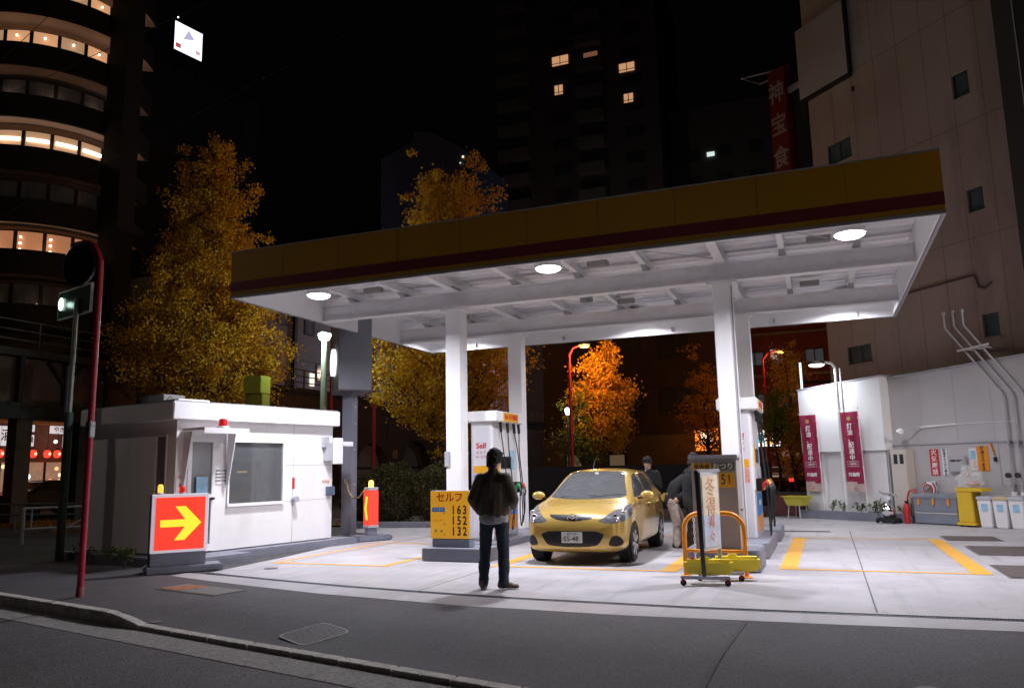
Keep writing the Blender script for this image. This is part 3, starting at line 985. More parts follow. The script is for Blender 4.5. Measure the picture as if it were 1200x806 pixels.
# dispensers
def dispenser(label, loc):
    t = thing('fuel_dispenser', label, 'fuel pump', loc, 0, 'white fuel pumps under the canopy')
    W, L = .50, 1.40
    bx('body', 'white', .04, W, .06, L, 0, 2.30, t, .015)
    h = bx('header', 'white', -.06, W + .14, -.02, L + .06, 2.30, 2.52, t, .02)
    hx = W + .142
    bx('header_sign', 'signyel', hx, hx + .004, .34, 1.15, 2.325, 2.50, h)
    text('24h 年中無休', .125, 'textred', (hx + .006, .745, 2.41), PI / 2, h, bold=.002)
    # end panel
    e = bx('end_panel', 'panel', .07, W - .03, .045, .06, .04, 2.24, t, .005)
    text('Self', .155, 'textred', (.27, .04, 1.83), 0, e, bold=.002)
    text('セ ル フ', .06, 'textred', (.27, .04, 1.70), 0, e)
    text('サービス', .06, 'textred', (.27, .04, 1.61), 0, e)
    po = bx('poster', 'panel', .10, .45, .036, .044, 1.0, 1.46, e)
    bx('poster_print', 'signyel', .11, .44, .032, .036, 1.30, 1.44, po)
    bx('poster_print', mat('lilac', (.35, .3, .6), .5, var=.5, scale=30), .11, .27, .032, .036, 1.03, 1.28, po)
    bx('poster_print', mat('pinkp', (.7, .35, .3), .5, var=.4, scale=30), .28, .44, .032, .036, 1.03, 1.28, po)
    # service side
    s_ = bx('service_panel', 'panel', W, W + .02, .10, L - .06, .9, 2.25, t, .004)
    bx('display', 'black', W + .02, W + .03, .45, 1.0, 1.38, 1.62, s_)
    bx('poster', 'skyblue', W + .02, W + .026, .90, 1.2, 1.35, 1.75, s_)
    bx('poster', 'signyel', W + .02, W + .026, .16, .40, 1.3, 1.7, s_)
    bx('card_reader', 'greyl', W + .02, W + .07, .62, .85, 1.08, 1.3, s_, .008)
    lo = bx('lower_panel', 'greyl', W, W + .02, .08, L - .04, .05, .88, t, .004)
    bx('poster', 'blue', W + .02, W + .026, .16, 1.26, .45, .84, lo)
    bx('poster', 'orange', W + .02, W + .026, .16, 1.26, .17, .44, lo)
    text('静電気除去', .10, 'textwht', (W + .03, .7, .66), PI / 2, lo)
    # nozzles and hoses
    for k, (y, cm) in enumerate(((.25, 'red'), (.62, 'yellow'), (.98, mat('green', (.03, .35, .12), .4)), (1.25, 'red'))):
        n_ = MB()
        n_.box(W + .02, W + .12, y - .05, y + .05, .88, 1.10)
        ho = n_.build('nozzle_holster', 'black', t, bevel=.01)
        nz = MB().tube([(W + .10, y, .90), (W + .15, y, 1.0), (W + .20, y - .02, 1.04), (W + .24, y - .05, .99)], [.03, .042, .04, .025], 10)
        nz = nz.build('nozzle', cm, t, smooth=True)
        MB().tube([(W + .24, y - .05, .99), (W + .27, y - .08, .92), (W + .26, y - .1, .82)], [.024, .022, .02], 8).build('grip', 'black', nz, smooth=True)
        pts = []
        a = Vector((W + .09, y + .03, 2.32)); c = Vector((W + .26, y - .10, .85)); kx = (0, -.03, .02, -.05)[k]
        P0 = a; P1 = a + Vector((.04, .0, -.25)); P2 = Vector((W + .16, y + .12, 1.0))
        pts = [a, a + Vector((.01, .02, -.22)), Vector((W + .13 + kx, y + .10, 1.7)), Vector((W + .17 + kx, y + .15, 1.1)), Vector((W + .19 + kx, y + .16, .55)), Vector((W + .20 + kx, y + .12, .24 + .05 * k)),
               Vector((W + .21 + kx, y + .03, .12 + .05 * k)), Vector((W + .23 + kx, y - .06, .22 + .04 * k)), Vector((W + .25, y - .09, .5)), c]
        sm_ = []
        for i in range(len(pts) - 1):
            p0 = pts[max(i - 1, 0)]; p1 = pts[i]; p2 = pts[i + 1]; p3 = pts[min(i + 2, len(pts) - 1)]
            for q in range(4):
                u = q / 4
                sm_.append(.5 * ((2 * p1) + (p2 - p0) * u + (2 * p0 - 5 * p1 + 4 * p2 - p3) * u * u + (3 * p1 - p0 - 3 * p2 + p3) * u ** 3))
        sm_.append(pts[-1])
        MB().tube(sm_, .0115, 8).build('hose', 'rubber', t, smooth=True)
        MB().tube([a + Vector((0, 0, .02)), a + Vector((.01, .02, -.22))], [.032, .028], 8).build('hose_boot', 'black', t, smooth=True)
    return t
d1 = dispenser('left white self-service pump behind the standing man', (-6.64, 14.42, .12))
d2 = copy_tree(d1)
d2.location = (-1.70, 14.45, .14)
d2['label'] = 'right white self-service pump behind the change machine'

# change machine
t = thing('change_machine', 'beige coin change machine with yellow strips inside the guard bars', 'machine', (-1.53, 11.95, .30))
bx('cabinet', 'beigepanel', -.32, .32, -.16, .45, 0, 1.28, t, .012)
bx('top_cover', 'greyl', -.345, .345, -.2, .48, 1.28, 1.335, t, .01)
f = bx('door_panel', 'beigepanel', -.28, .29, -.172, -.16, .04, 1.24, t, .004)
bx('sign_strip', 'signyel', -.29, -.03, -.178, -.173, 1.11, 1.22, f)
text('精算機', .075, 'textblk', (-.16, -.181, 1.165), 0, f)
bx('sign_strip', mat('olive', (.16, .15, .08), .5), -.02, .30, -.178, -.173, 1.11, 1.22, f)
text('おつり', .10, 'textwht', (.14, -.181, 1.165), 0, f, bold=.002)
bx('price_plate', 'signyel', .02, .29, -.178, -.173, .87, 1.08, f)
text('151', .20, 'textblk', (.135, -.181, .975), 0, f, sx=.75, spacing=1.1)
MB().lathe([(.03, 0), (.03, .03), (.0001, .035)], c=(.325, .1, .55), n=12, axis='x').build('lock', 'steel', t)
# yellow guard bars
t = thing('guard_bar', 'yellow arched tube guard rail in front of the change machine', 'guard rail', (-1.50, 11.22, 0))
pts = [(-.40, 0, 0), (-.40, 0, .62)] + [(-.40 + .22 * (1 - math.cos(a)), 0, .62 + .22 * math.sin(a)) for a in [R(15 * i) for i in range(1, 7)]]
pts += [(-p[0], 0, p[2]) for p in pts[::-1]]
MB().tube(pts, .032, 14).build('arch', 'orange', t, smooth=True)
MB().tube([(-.39, 0, .34), (.39, 0, .34)], .024, 10).build('crossbar', 'orange', t, smooth=True)
for x in (-.4, .4): MB().lathe([(.075, 0), (.075, .012), (.05, .02)], c=(x, 0, 0), n=16).build('foot_plate', 'orange', t)
# black and white chain beside it
mb = MB()
for i in range(14):
    z = .14 + i * .045
    a = i % 2
    mb.tube([(-1.82 + (.012 if a else 0) * math.cos(q), 11.6 + (.012 if not a else 0) * math.cos(q), z + .026 * math.sin(q)) for q in [k * PI / 4 for k in range(8)]] + [(-1.82 + (.012 if a else 0), 11.6 + (.012 if not a else 0), z)], .006, 5)
tag(mb.build('hanging_chain', 'textwht'), 'white plastic chain hanging behind the yellow guard rail', 'chain')

# wheeled poster stand with yellow water weights
t = thing('poster_stand', 'wheeled poster stand with a tall orange and blue poster', 'sign stand', (0, 0, 0))
mb = MB(); mb.bar((-1.82, 10.33, .10), (-1.22, 10.40, .10), .05, .04)
mb.build('base_bar', 'greyl', t, bevel=.005)
mb = MB(); mb.bar((-1.68, 10.80, .10), (-1.10, 10.86, .10), .05, .04)
mb.build('base_bar', 'greyl', t, bevel=.005)
mb = MB(); mb.bar((-1.53, 10.36, .10), (-1.39, 10.83, .10), .05, .035)
mb.build('base_bar', 'greyl', t)
MB().bar((-1.53, 10.36, .12), (-1.56, 10.36, 1.42), .05, .05).build('post', mat('darksteel', (.10, .09, .085), .3, metal=.8), t)
MB().bar((-1.39, 10.83, .12), (-1.37, 10.83, 1.42), .045, .045).build('post', 'greyl', t)
pn = MB().prism([(-1.535, 10.385), (-1.515, 10.375), (-1.355, 10.80), (-1.375, 10.81)], .42, 1.40).build('poster', 'panel', t)
def on_poster(u0, u1, z0, z1, m):
    a = Vector((-1.512, 10.374)); b = Vector((-1.352, 10.80)); nn = Vector((.004, -.0015))
    p = a.lerp(b, u0) + nn; q = a.lerp(b, u1) + nn
    me = MB().add([(p.x, p.y, z0), (q.x, q.y, z0), (q.x, q.y, z1), (p.x, p.y, z1)], [(0, 1, 2, 3)])
    return me.build('poster_print', m, pn)
on_poster(.04, .96, .86, 1.36, mat('poster1', (.92, .82, .62), .5, var=.15, scale=9, dirt=(.88, .55, .35), dscale=14))
on_poster(.04, .96, .46, .86, mat('poster2', (.60, .68, .84), .5, var=.2, scale=9, dirt=(.85, .45, .30), dscale=12))
an = math.atan2(10.80 - 10.374, -1.352 + 1.512)
for k, ch in enumerate('冬得'):
    c = Vector((-1.512, 10.374)).lerp(Vector((-1.352, 10.80)), .5)
    text(ch, .26, mat('ptext', (.75, .42, .25), .5), (c.x + .006, c.y - .003, 1.2 - k * .25), an, pn)
for k, ch in enumerate('得々'):
    text(ch, .17, mat('ptext2', (.78, .34, .22), .5), (c.x + .006, c.y - .003, .76 - k * .18), an, pn)
MB().bar((-1.57, 10.35, 1.42), (-1.35, 10.84, 1.42), .05, .04).build('top_rail', 'greyl', t)
for (x, y) in ((-1.79, 10.335), (-1.25, 10.395), (-1.65, 10.80), (-1.13, 10.855)):
    MB().lathe([(.018, -.014), (.038, -.012), (.038, .012), (.018, .014)], c=(x, y, .038), n=16, axis='y').build('caster', 'rubber', t, smooth=True)
    bx('caster_fork', mat('forkred', (.25, .02, .02), .4), x - .012, x + .012, y - .022, y + .022, .035, .085, t)
for k, (x, y, lab) in enumerate(((-1.50, 10.56, 'yellow water weight on the street side of the poster stand base'), (-1.20, 10.98, 'yellow water weight at the back of the poster stand base'))):
    t = thing('water_weight', lab, 'ballast tank', (x, y, .12), R(7), 'yellow water weights on the poster stand')
    bx('tank', 'ytank', -.30, .30, -.085, .085, 0, .185, t, .035)
    bx('tank_handle', 'ytank', -.11, .02, -.028, .028, .183, .215, t, .012)
    MB().lathe([(.03, .18), (.03, .21), (.0001, .212)], c=(-.2, 0, 0), n=14).build('cap', 'red', t)

# ================================================================== GUIDE SIGNS ON THE LEFT
AD = math.atan2(.65, .53)
t = thing('arrow_sign', 'lit red sign box with a yellow arrow pointing right by the booth', 'sign', (-9.86, 9.62, 0), AD)
# local +X along the face to the right, -Y towards the viewer
bx('plinth', 'greyp', -.08, 1.05, -.20, .30, -.01, .10, t, .02)
bx('base', 'greyp', -.02, .80, -.06, .20, .10, .30, t, .01)
bx('frame', mat('litframe', (.8, .8, .82), .4, emit=(.8, .76, .9), es=.35), -.02, .82, -.05, .14, .30, 1.20, t, .012)
bx('frame_side', mat('fside', (.05, .05, .06), .6), -.035, -.021, -.045, .135, .10, 1.19, t)
f = bx('lit_panel', 'redglow', .035, .765, -.062, -.052, .345, 1.15, t)
ar = [(-.30, -.055), (.06, -.055), (-.09, -.26), (.06, -.26), (.30, 0), (.06, .26), (-.09, .26), (.06, .055), (-.30, .055)]
MB().prism([(p[0] + .41, p[1] + .75) for p in ar], -.068, -.063, 'y').build('arrow', 'yelglow', f)
l_ = MB().lathe([(.05, 0), (.05, .02), (.042, .025)], c=(.10, .04, 1.20), n=16).build('beacon_base', 'greyl', t)
MB().lathe([(.040, .025), (.042, .12), (.03, .15), (.0001, .155)], c=(.10, .04, 1.20), n=16).build('beacon_dome', mat('ambd', (.8, .3, .02), .2, emit=(1, .42, .06), es=1.6), l_, smooth=True)
light('beacon_light', 'POINT', 2.5, (1, .38, .06), (.10, .10, 1.34), t, .03)
l_ = MB().lathe([(.05, 0), (.05, .02), (.042, .025)], c=(.42, .04, 1.20), n=16).build('beacon_base', 'greyl', t)
MB().lathe([(.048, .025), (.05, .09), (.04, .12), (.0001, .125)], c=(.42, .04, 1.20), n=16).build('beacon_dome', mat('redd', (.5, .01, .01), .2, emit=(1, .03, .02), es=.35), l_, smooth=True)

t = thing('guide_light', 'slim lit red guide box with a yellow arrow and amber beacon', 'guide light', (-9.42, 15.32, 0), R(60))
bx('base', 'greyp', -.42, .42, -.24, .24, -.01, .12, t, .03)
bx('stem', 'greyp', -.11, .11, -.08, .08, .12, .30, t, .01)
bx('collar', 'greyl', -.13, .13, -.125, .125, .28, .33, t)
b_ = bx('lit_box', 'redglow', -.125, .125, -.12, .12, .33, 1.08, t, .012)
MB().prism([(-.05 + .0, .55), (-.05, .86), (.0, .86), (.0, .55)], -.128, -.122, 'y').build('stripe', 'redglow', b_)
o = MB().prism([(-.09, .45), (-.015, .45), (.05, .70), (-.015, .95), (-.09, .95), (-.03, .70)], -.133, -.127, 'x').build('arrow', 'yelglow', b_)
bx('cap', 'greyl', -.12, .12, -.115, .115, 1.08, 1.15, t, .01)
MB().lathe([(.055, 1.15), (.058, 1.24), (.045, 1.29), (.0001, 1.30)], n=16).build('beacon_dome', mat('ambd2', (.8, .35, .05), .2, emit=(1, .5, .10), es=3.0), t, smooth=True)
light('beacon_light', 'POINT', 8, (1, .45, .1), (.0, .0, 1.38), t, .04)

t = thing('sign_tower', 'tall grey sign tower behind the booth with a lit white emblem', 'sign tower', (-10.37, 15.9, 0))
bx('post', mat('tower', (.17, .185, .24), .5, var=.08), -.13, .13, -.13, .13, 0, 3.36, t, .01)
mb = MB()
for z in (1.2, 2.0, 2.6, 3.0, 3.2):
    for x in (-.142, .142): mb.box(x - .012, x + .012, -.02, .02, z - .02, z + .02)
each(mb, 'bolt', 'greyl', t)
bxm = mat('towerbox', (.20, .21, .24), .5, var=.08, scale=2)
an = math.atan2(-.65, -.76)
o = MB().box(-.38, .38, -.75, .75, 3.36, 6.2).xf(Matrix.Translation((-.12, .2, 0)) @ Matrix.Rotation(an, 4, 'Z')).build('sign_box', bxm, t, bevel=.015)
# emblem: a lit scalloped shell-like oval on the broad face
em = []
for i in range(40):
    a = 2 * PI * i / 40
    r_ = .34 * (1 + .035 * math.cos(9 * a)) * (1 - .12 * max(0, -math.sin(a)))
    em.append((r_ * math.cos(a), 4.05 + r_ * math.sin(a) * 1.0))
o = MB().prism(em, .382, .46, 'x').xf(Matrix.Translation((-.12, .2, 0)) @ Matrix.Rotation(an, 4, 'Z')).build('emblem', glow('embl', (1, 1, 1), 1.6), t, smooth=True)
bx('tap', 'steel', -.02, .06, -.19, -.13, 1.22, 1.34, t, .008)
bx('foot', 'greyp', -.2, .2, -.2, .2, 0, .06, t, .01)
mb = MB()
pts = [Vector((-10.31, 15.70, 1.25)), Vector((-10.2, 15.62, 1.05)), Vector((-10.0, 15.5, .90)), Vector((-9.8, 15.42, .92)), Vector((-9.62, 15.36, 1.08))]
tag(MB().tube(pts, .018, 8).build('cable', mat('cab', (.35, .27, .15), .6), smooth=True), 'slack tan cable between the sign tower and the red guide box', 'cable')

# ================================================================== CAR
def car():
    t = thing('car', 'gold compact hatchback parked nose first between the pumps', 'car', (-3.80, 13.92, 0), PI + R(1.5))
    ST = [  # y, zb, half width, belt z, top z, roof half width
        (1.965, .33, .40, .50, .565, .30), (1.945, .25, .585, .585, .665, .42), (1.885, .20, .705, .675, .755, .50), (1.77, .175, .78, .755, .825, .56),
        (1.55, .17, .825, .825, .895, .60), (1.25, .17, .842, .885, .955, .62), (1.03, .17, .847, .92, 1.0, .625), (.90, .17, .848, .93, 1.055, .615),
        (.65, .17, .85, .94, 1.19, .585), (.38, .17, .85, .945, 1.325, .56), (.14, .17, .85, .95, 1.42, .545), (-.08, .17, .85, .955, 1.458, .545),
        (-.45, .17, .85, .965, 1.475, .55), (-.9, .17, .85, .98, 1.465, .545), (-1.3, .18, .848, .995, 1.43, .53), (-1.55, .2, .842, 1.0, 1.385, .51),
        (-1.72, .22, .825, .995, 1.24, .50), (-1.84, .25, .795, .96, 1.05, .50), (-1.90, .28, .73, .84, .90, .45), (-1.92, .34, .60, .70, .75, .40)]
    rows = []
    for (y, zb, hw, zs, zt, rw) in ST:
        g_ = min(1, max(0, (zt - zs - .07) / .3))
        zm = zb + (zs - zb) * .55
        x7 = hw * .925 + (rw + .03 - hw * .925) * .80
        z7 = zs + (zt - .04 - zs) * .84
        half = [(0, zb), (hw * .6, zb), (hw * .93, zb + .025), (hw * .99, zb + .12), (hw, zm), (hw * .985, zs - .09), (hw * .955, zs - .02),
                (hw * .915, zs + .012), (x7, z7), (rw, zt - .035), (rw * .55, zt - .008), (0, zt)]
        rows.append([(x, y, z) for x, z in half] + [(-x, y, z) for x, z in half[-2:0:-1]])
    n = len(rows[0])
    mb = MB()
    for r_ in rows: mb.v += r_
    for i in range(len(rows) - 1):
        for j in range(n):
            j2 = (j + 1) % n
            mb.f.append((i * n + j, i * n + j2, (i + 1) * n + j2, (i + 1) * n + j))
    k = len(rows) - 1
    # caps as strips
    h = n // 2
    for base, fl in ((0, 1), (k * n, 0)):
        for j in range(h):
            a, b, c, d = base + j, base + j + 1, base + (n - j - 1) % n, base + (n - j) % n
            q = [a, b, c, d]
            q = list(dict.fromkeys(q))
            if len(q) > 2: mb.f.append(tuple(q))
    me = bpy.data.meshes.new('shell'); me.from_pydata(mb.v, [], mb.f)
    bm = bmesh.new(); bm.from_mesh(me); bmesh.ops.recalc_face_normals(bm, faces=bm.faces[:]); bm.to_mesh(me); bm.free()
    o = bpy.data.objects.new('shell', me); col.objects.link(o)
    s_ = o.modifiers.new('s', 'SUBSURF'); s_.levels = 4
    # wheel arches
    cuts = []
    for (y, sx) in ((1.24, 1), (1.24, -1), (-1.25, 1), (-1.25, -1)):
        c = MB().lathe([(.335, .56), (.335, 1.0)], c=(0, y, .30), n=40, axis='x')
        if sx < 0: c.v = [(-p[0], p[1], p[2]) for p in c.v]
        co = c.build('cut', None); cuts.append(co)
        b = o.modifiers.new('b', 'BOOLEAN'); b.object = co; b.operation = 'DIFFERENCE'; b.solver = 'EXACT'
    dg = bpy.context.evaluated_depsgraph_get()
    full = bpy.data.meshes.new_from_object(o.evaluated_get(dg))
    for m_ in list(o.modifiers):
        if m_.type == 'BOOLEAN': o.modifiers.remove(m_)
    dg = bpy.context.evaluated_depsgraph_get(); dg.update()
    plain = bpy.data.meshes.new_from_object(o.evaluated_get(dg))
    bvh = BVHTree.FromPolygons([v.co.copy() for v in plain.vertices], [tuple(p.vertices) for p in plain.polygons])
    for q in cuts + [o]: bpy.data.objects.remove(q)
    full.materials.clear()
    for p in full.polygons: p.use_smooth = True
    try: full.set_sharp_from_angle(angle=R(40))
    except Exception: pass
    body = link('body', full, 'paint', t)

    def chaikin(pts, n=2):
        for _ in range(n):
            q = []
            for i in range(len(pts)):
                a, b = pts[i], pts[(i + 1) % len(pts)]
                q.append((a[0] * .75 + b[0] * .25, a[1] * .75 + b[1] * .25))
                q.append((a[0] * .25 + b[0] * .75, a[1] * .25 + b[1] * .75))
            pts = q
        return pts
    def patch(name, pts, axis, m_, off=.004, rnd_=2, parent=None, sign=1, step=.03, rim=0.02):
        """outline pts in the projection plane; axis 'front' uses (x,z), 'side' (y,z), 'back' (x,z), 'top' (x,y)"""
        pts = chaikin(pts, rnd_) if rnd_ else pts
        bm = bmesh.new()
        vs = [bm.verts.new((p[0], p[1], 0)) for p in pts]
        bm.faces.new(vs)
        x0 = min(p[0] for p in pts); x1 = max(p[0] for p in pts); y0 = min(p[1] for p in pts); y1 = max(p[1] for p in pts)
        v = x0 + step
        while v < x1:
            bmesh.ops.bisect_plane(bm, geom=bm.verts[:] + bm.edges[:] + bm.faces[:], plane_co=(v, 0, 0), plane_no=(1, 0, 0)); v += step
        v = y0 + step
        while v < y1:
            bmesh.ops.bisect_plane(bm, geom=bm.verts[:] + bm.edges[:] + bm.faces[:], plane_co=(0, v, 0), plane_no=(0, 1, 0)); v += step
        bmesh.ops.triangulate(bm, faces=bm.faces[:])
        bd = {v_ for e in bm.edges if len(e.link_faces) == 1 for v_ in e.verts}
        nrm = {}
        for v_ in bm.verts:
            a, b = v_.co.x, v_.co.y
            if axis == 'front': org, dr_ = Vector((a, 3, b)), Vector((0, -1, 0))
            elif axis == 'back': org, dr_ = Vector((a, -3, b)), Vector((0, 1, 0))
            elif axis == 'side': org, dr_ = Vector((2 * sign, a, b)), Vector((-sign, 0, 0))
            else: org, dr_ = Vector((a, b, 3)), Vector((0, 0, -1))
            hit = bvh.ray_cast(org, dr_)
            if hit[0] is None:
                hit = bvh.find_nearest(org + dr_ * (1.2 if axis in ('front', 'back') else 1.15))
            nn = hit[1]
            if nn.dot(dr_) > 0: nn = -nn
            d_ = off if v_ not in bd else (.0008 if rim else off)
            sn_ = Vector((0, 0, 0))
            if hit[2] is not None:
                for vi in plain.polygons[hit[2]].vertices:
                    pv = plain.vertices[vi]
                    sn_ += pv.normal / ((pv.co - hit[0]).length + 1e-4)
            if sn_.length > 1e-6:
                sn_.normalize()
                if sn_.dot(dr_) > 0: sn_ = -sn_
            else: sn_ = nn
            nrm[v_] = sn_
            v_.co = hit[0] + sn_ * d_
        me = bpy.data.meshes.new(name); 
        for f_ in bm.faces:
            f_.normal_update()
            if f_.normal.dot(nrm[f_.verts[0]]) < 0: f_.normal_flip()
        bm.verts.index_update()
        nl = [tuple(nrm[v_]) for v_ in bm.verts]
        bm.to_mesh(me); bm.free()
        for p in me.polygons: p.use_smooth = True
        me.normals_split_custom_set_from_vertices(nl)
        return link(name, me, m_, parent or t)
    # glass
    ws = patch('windscreen', [(-.665, .995), (-.3, .972), (.3, .972), (.665, .995), (.625, 1.08), (.485, 1.375), (.46, 1.405), (0, 1.425), (-.46, 1.405), (-.485, 1.375), (-.625, 1.08)], 'front', 'carglass', rnd_=1)
    patch('rear_window', [(-.52, 1.08), (.52, 1.08), (.43, 1.33), (-.43, 1.33)], 'back', 'carglass')
    for sg in (-1, 1):
        patch('side_window', [(.72, .975), (.62, 1.04), (.30, 1.24), (.08, 1.35), (-.20, 1.385), (-.20, .985)], 'side', 'carglass', sign=sg, rnd_=1)
        patch('side_window', [(-.26, .99), (-.26, 1.385), (-.7, 1.38), (-1.0, 1.33), (-1.02, 1.04)], 'side', 'carglass', sign=sg, rnd_=1)
        patch('rear_quarter_window', [(-1.08, 1.06), (-1.07, 1.30), (-1.30, 1.20), (-1.36, 1.10)], 'side', 'carglass', sign=sg)
        # door seams and handles
        for y in (.80, -.23, -1.02):
            patch('door_seam', [(y - .004, .26), (y + .004, .26), (y + .004, .96), (y - .004, .96)], 'side', 'black', sign=sg, rnd_=0, off=.0012, rim=0)
        patch('sill_seam', [(.80, .255), (-1.0, .255), (-1.0, .262), (.80, .262)], 'side', 'black', sign=sg, rnd_=0, off=.0012, rim=0)
        for y in (-.10, -.90):
            h_ = MB().tube([(sg * .838, y + .09, .86), (sg * .868, y + .07, .862), (sg * .868, y - .07, .865), (sg * .838, y - .09, .865)], .012, 8).build('door_handle', 'paint', t, smooth=True)
        # mirrors
        mi = MB().ball((sg * .955, .66, 1.02), (.115, .062, .072), 18, 12).build('door_mirror', 'paint', t, smooth=True)
        MB().bar((sg * .80, .66, .965), (sg * .92, .66, .985), .05, .03).build('mirror_arm', 'black', mi)
        # lamps: clear lens over chrome reflectors
        lens_ = [(sg * .40, .672), (sg * .47, .715), (sg * .58, .79), (sg * .70, .868), (sg * .80, .905), (sg * .838, .87), (sg * .832, .75), (sg * .79, .66), (sg * .66, .635), (sg * .50, .64)]
        hb = patch('headlight', lens_, 'front', mat('headl', (.30, .31, .33), .07, metal=.6, spec=.9, coat=1, var=.5, scale=16), off=.006, rnd_=2, rim=1)
        hx = bvh.ray_cast(Vector((sg * .66, 3, .735)), Vector((0, -1, 0)))[0]
        MB().ball((hx.x, hx.y - .012, hx.z), (.045, .035, .045), 14, 8).build('bulb_reflector', 'chrome', hb, smooth=True)
        hx = bvh.ray_cast(Vector((sg * .75, 3, .79)), Vector((0, -1, 0)))[0]
        MB().ball((hx.x, hx.y - .014, hx.z), (.04, .035, .036), 14, 8).build('bulb_reflector', 'chrome', hb, smooth=True)
        patch('fog_recess', [(sg * .57, .30), (sg * .57, .36), (sg * .63, .46), (sg * .72, .45), (sg * .775, .36), (sg * .74, .29)], 'front', 'black', rnd_=1)
        patch('tail_light', [(sg * .60, .78), (sg * .74, .78), (sg * .72, .98), (sg * .62, .98)], 'back', 'red', rnd_=1)
    # grille slit, emblem, lower intake, plate
    gr = patch('grille', [(-.42, .762), (-.30, .768), (.30, .768), (.42, .762), (.30, .70), (.14, .672), (-.14, .672), (-.30, .70)], 'front', 'black', rnd_=1)
    hit = bvh.ray_cast(Vector((0, 3, .722)), Vector((0, -1, 0)))[0]
    e0 = hit + Vector((0, .008, 0))
    em = MB()
    em.tube([(e0.x + .075 * math.cos(a), e0.y + .012, e0.z + .052 * math.sin(a)) for a in [k * PI / 12 for k in range(25)]], .0075, 6)
    em.tube([(e0.x - .066, e0.y + .014, e0.z + .028), (e0.x - .028, e0.y + .016, e0.z + .012), (e0.x, e0.y + .018, e0.z - .022), (e0.x + .028, e0.y + .016, e0.z + .012), (e0.x + .066, e0.y + .014, e0.z + .028)], .008, 6)
    em.build('emblem', 'chrome', gr, smooth=True)
    lo = patch('lower_intake', [(-.52, .515), (0, .525), (.52, .515), (.45, .36), (.36, .292), (0, .275), (-.36, .292), (-.45, .36)], 'front', 'black', rnd_=1)
    y = bvh.ray_cast(Vector((0, 3, .43)), Vector((0, -1, 0)))[0].y
    y = max(y, bvh.ray_cast(Vector((0, 3, .5)), Vector((0, -1, 0)))[0].y) + .012
    pl = bx('number_plate', mat('platew', (.78, .78, .76), .4), -.165, .165, y, y + .010, .345, .51, t)
    pt = text('55-48', .105, mat('pg', (.02, .08, .04), .5), (.012, y + .013, .405), PI, pl, bold=.001)
    text('さ', .045, mat('pg2', (.02, .08, .04), .5), (.14, y + .013, .40), PI, pl)
    text('品川 500', .042, mat('pg3', (.02, .08, .04), .5), (0, y + .013, .48), PI, pl)
    # wheels
    for (y_, sg) in ((1.24, 1), (1.24, -1), (-1.25, 1), (-1.25, -1)):
        x = sg * .745
        wh = thing_part('wheel', (x, y_, .295), t)
        MB().lathe([(.19, -.088), (.265, -.095), (.288, -.08), (.295, -.05), (.295, .05), (.288, .08), (.265, .095), (.19, .088)], n=40, axis='x').build('tyre', 'rubber', wh, smooth=True)
        rim = MB().lathe([(.21, -.07), (.21, .085), (.198, .092), (.188, .06), (.18, -.07)], n=40, axis='x')
        for k in range(7):
            a = 2 * PI * k / 7
            for da in (-.09, .09):
                p0 = (sg * .080, .03 * math.cos(a), .03 * math.sin(a)); p1 = (sg * .086, .20 * math.cos(a + da), .20 * math.sin(a + da))
                rim.bar(p0, p1, .026, .026, (1, 0, 0))
        rim.lathe([(.05, sg * .03), (.05, sg * .082), (.03, sg * .088)] if sg > 0 else [(.03, -.088), (.05, -.082), (.05, -.03)], n=16, axis='x')
        rim.build('rim', mat('rimm', (.62, .62, .65), .35, metal=.6), wh, smooth=True)
        MB().lathe([(.165, -.03), (.165, .02)], n=24, axis='x').build('brake_disc', 'dark', wh)
        # dark liner inside the arch
        MB().lathe([(.325, .0), (.325, .17)] if sg > 0 else [(.325, -.17), (.325, .0)], c=(sg * .62 if sg > 0 else -.62, y_, .30), n=32, axis='x').build('arch_liner', 'dark', t)
    # roof antenna, wipers, washer, under tray, interior
    MB().tube([(0.12, .05, 1.435), (.10, -.03, 1.60), (.06, -.14, 1.72)], [.008, .005, .003], 6).build('antenna', 'black', t)
    for a, b in (((.45, .985), (-.15, .985)), ((-.08, .98), (-.58, 1.0))):
        pa = bvh.ray_cast(Vector((a[0], 3, a[1] + .02)), Vector((0, -1, 0)))[0]; pb = bvh.ray_cast(Vector((b[0], 3, b[1] + .04)), Vector((0, -1, 0)))[0]
        MB().bar(pa + Vector((0, .012, 0)), pb + Vector((0, .012, 0)), .012, .014).build('wiper', 'black', t)
    # hood edge seam
    for sg in (-1, 1):
        patch('bonnet_seam', [(sg * .595, 1.70), (sg * .60, 1.70), (sg * .70, 1.05), (sg * .694, 1.05)], 'top', 'black', rnd_=0, off=.0012, rim=0)
    # open fuel flap on the left rear flank (viewer's right)
    fy = -1.30
    MB().lathe([(.085, -.006), (.085, .006)], c=(0, 0, 0), n=24, axis='y').xf(Matrix.Translation((-.935, fy, .90))).build('fuel_flap', 'paint', t)
    MB().tube([(-.85, fy - .02, .90), (-.90, fy - .02, .90)], .01, 6).build('flap_hinge', 'black', t)
    MB().lathe([(.0001, -.003), (.055, -.002), (.055, .003)], c=(-.835, fy - .1, .90), n=20, axis='x').build('fuel_cap', 'black', t)
    bx('windscreen_sticker', 'textwht', -.03, .03, .245, .25, 1.36, 1.40, ws)
    return t
def thing_part(name, loc, parent):
    o = bpy.data.objects.new(name, None); col.objects.link(o); o.parent = parent; o.location = loc
    o.empty_display_size = .1
    return o
car()

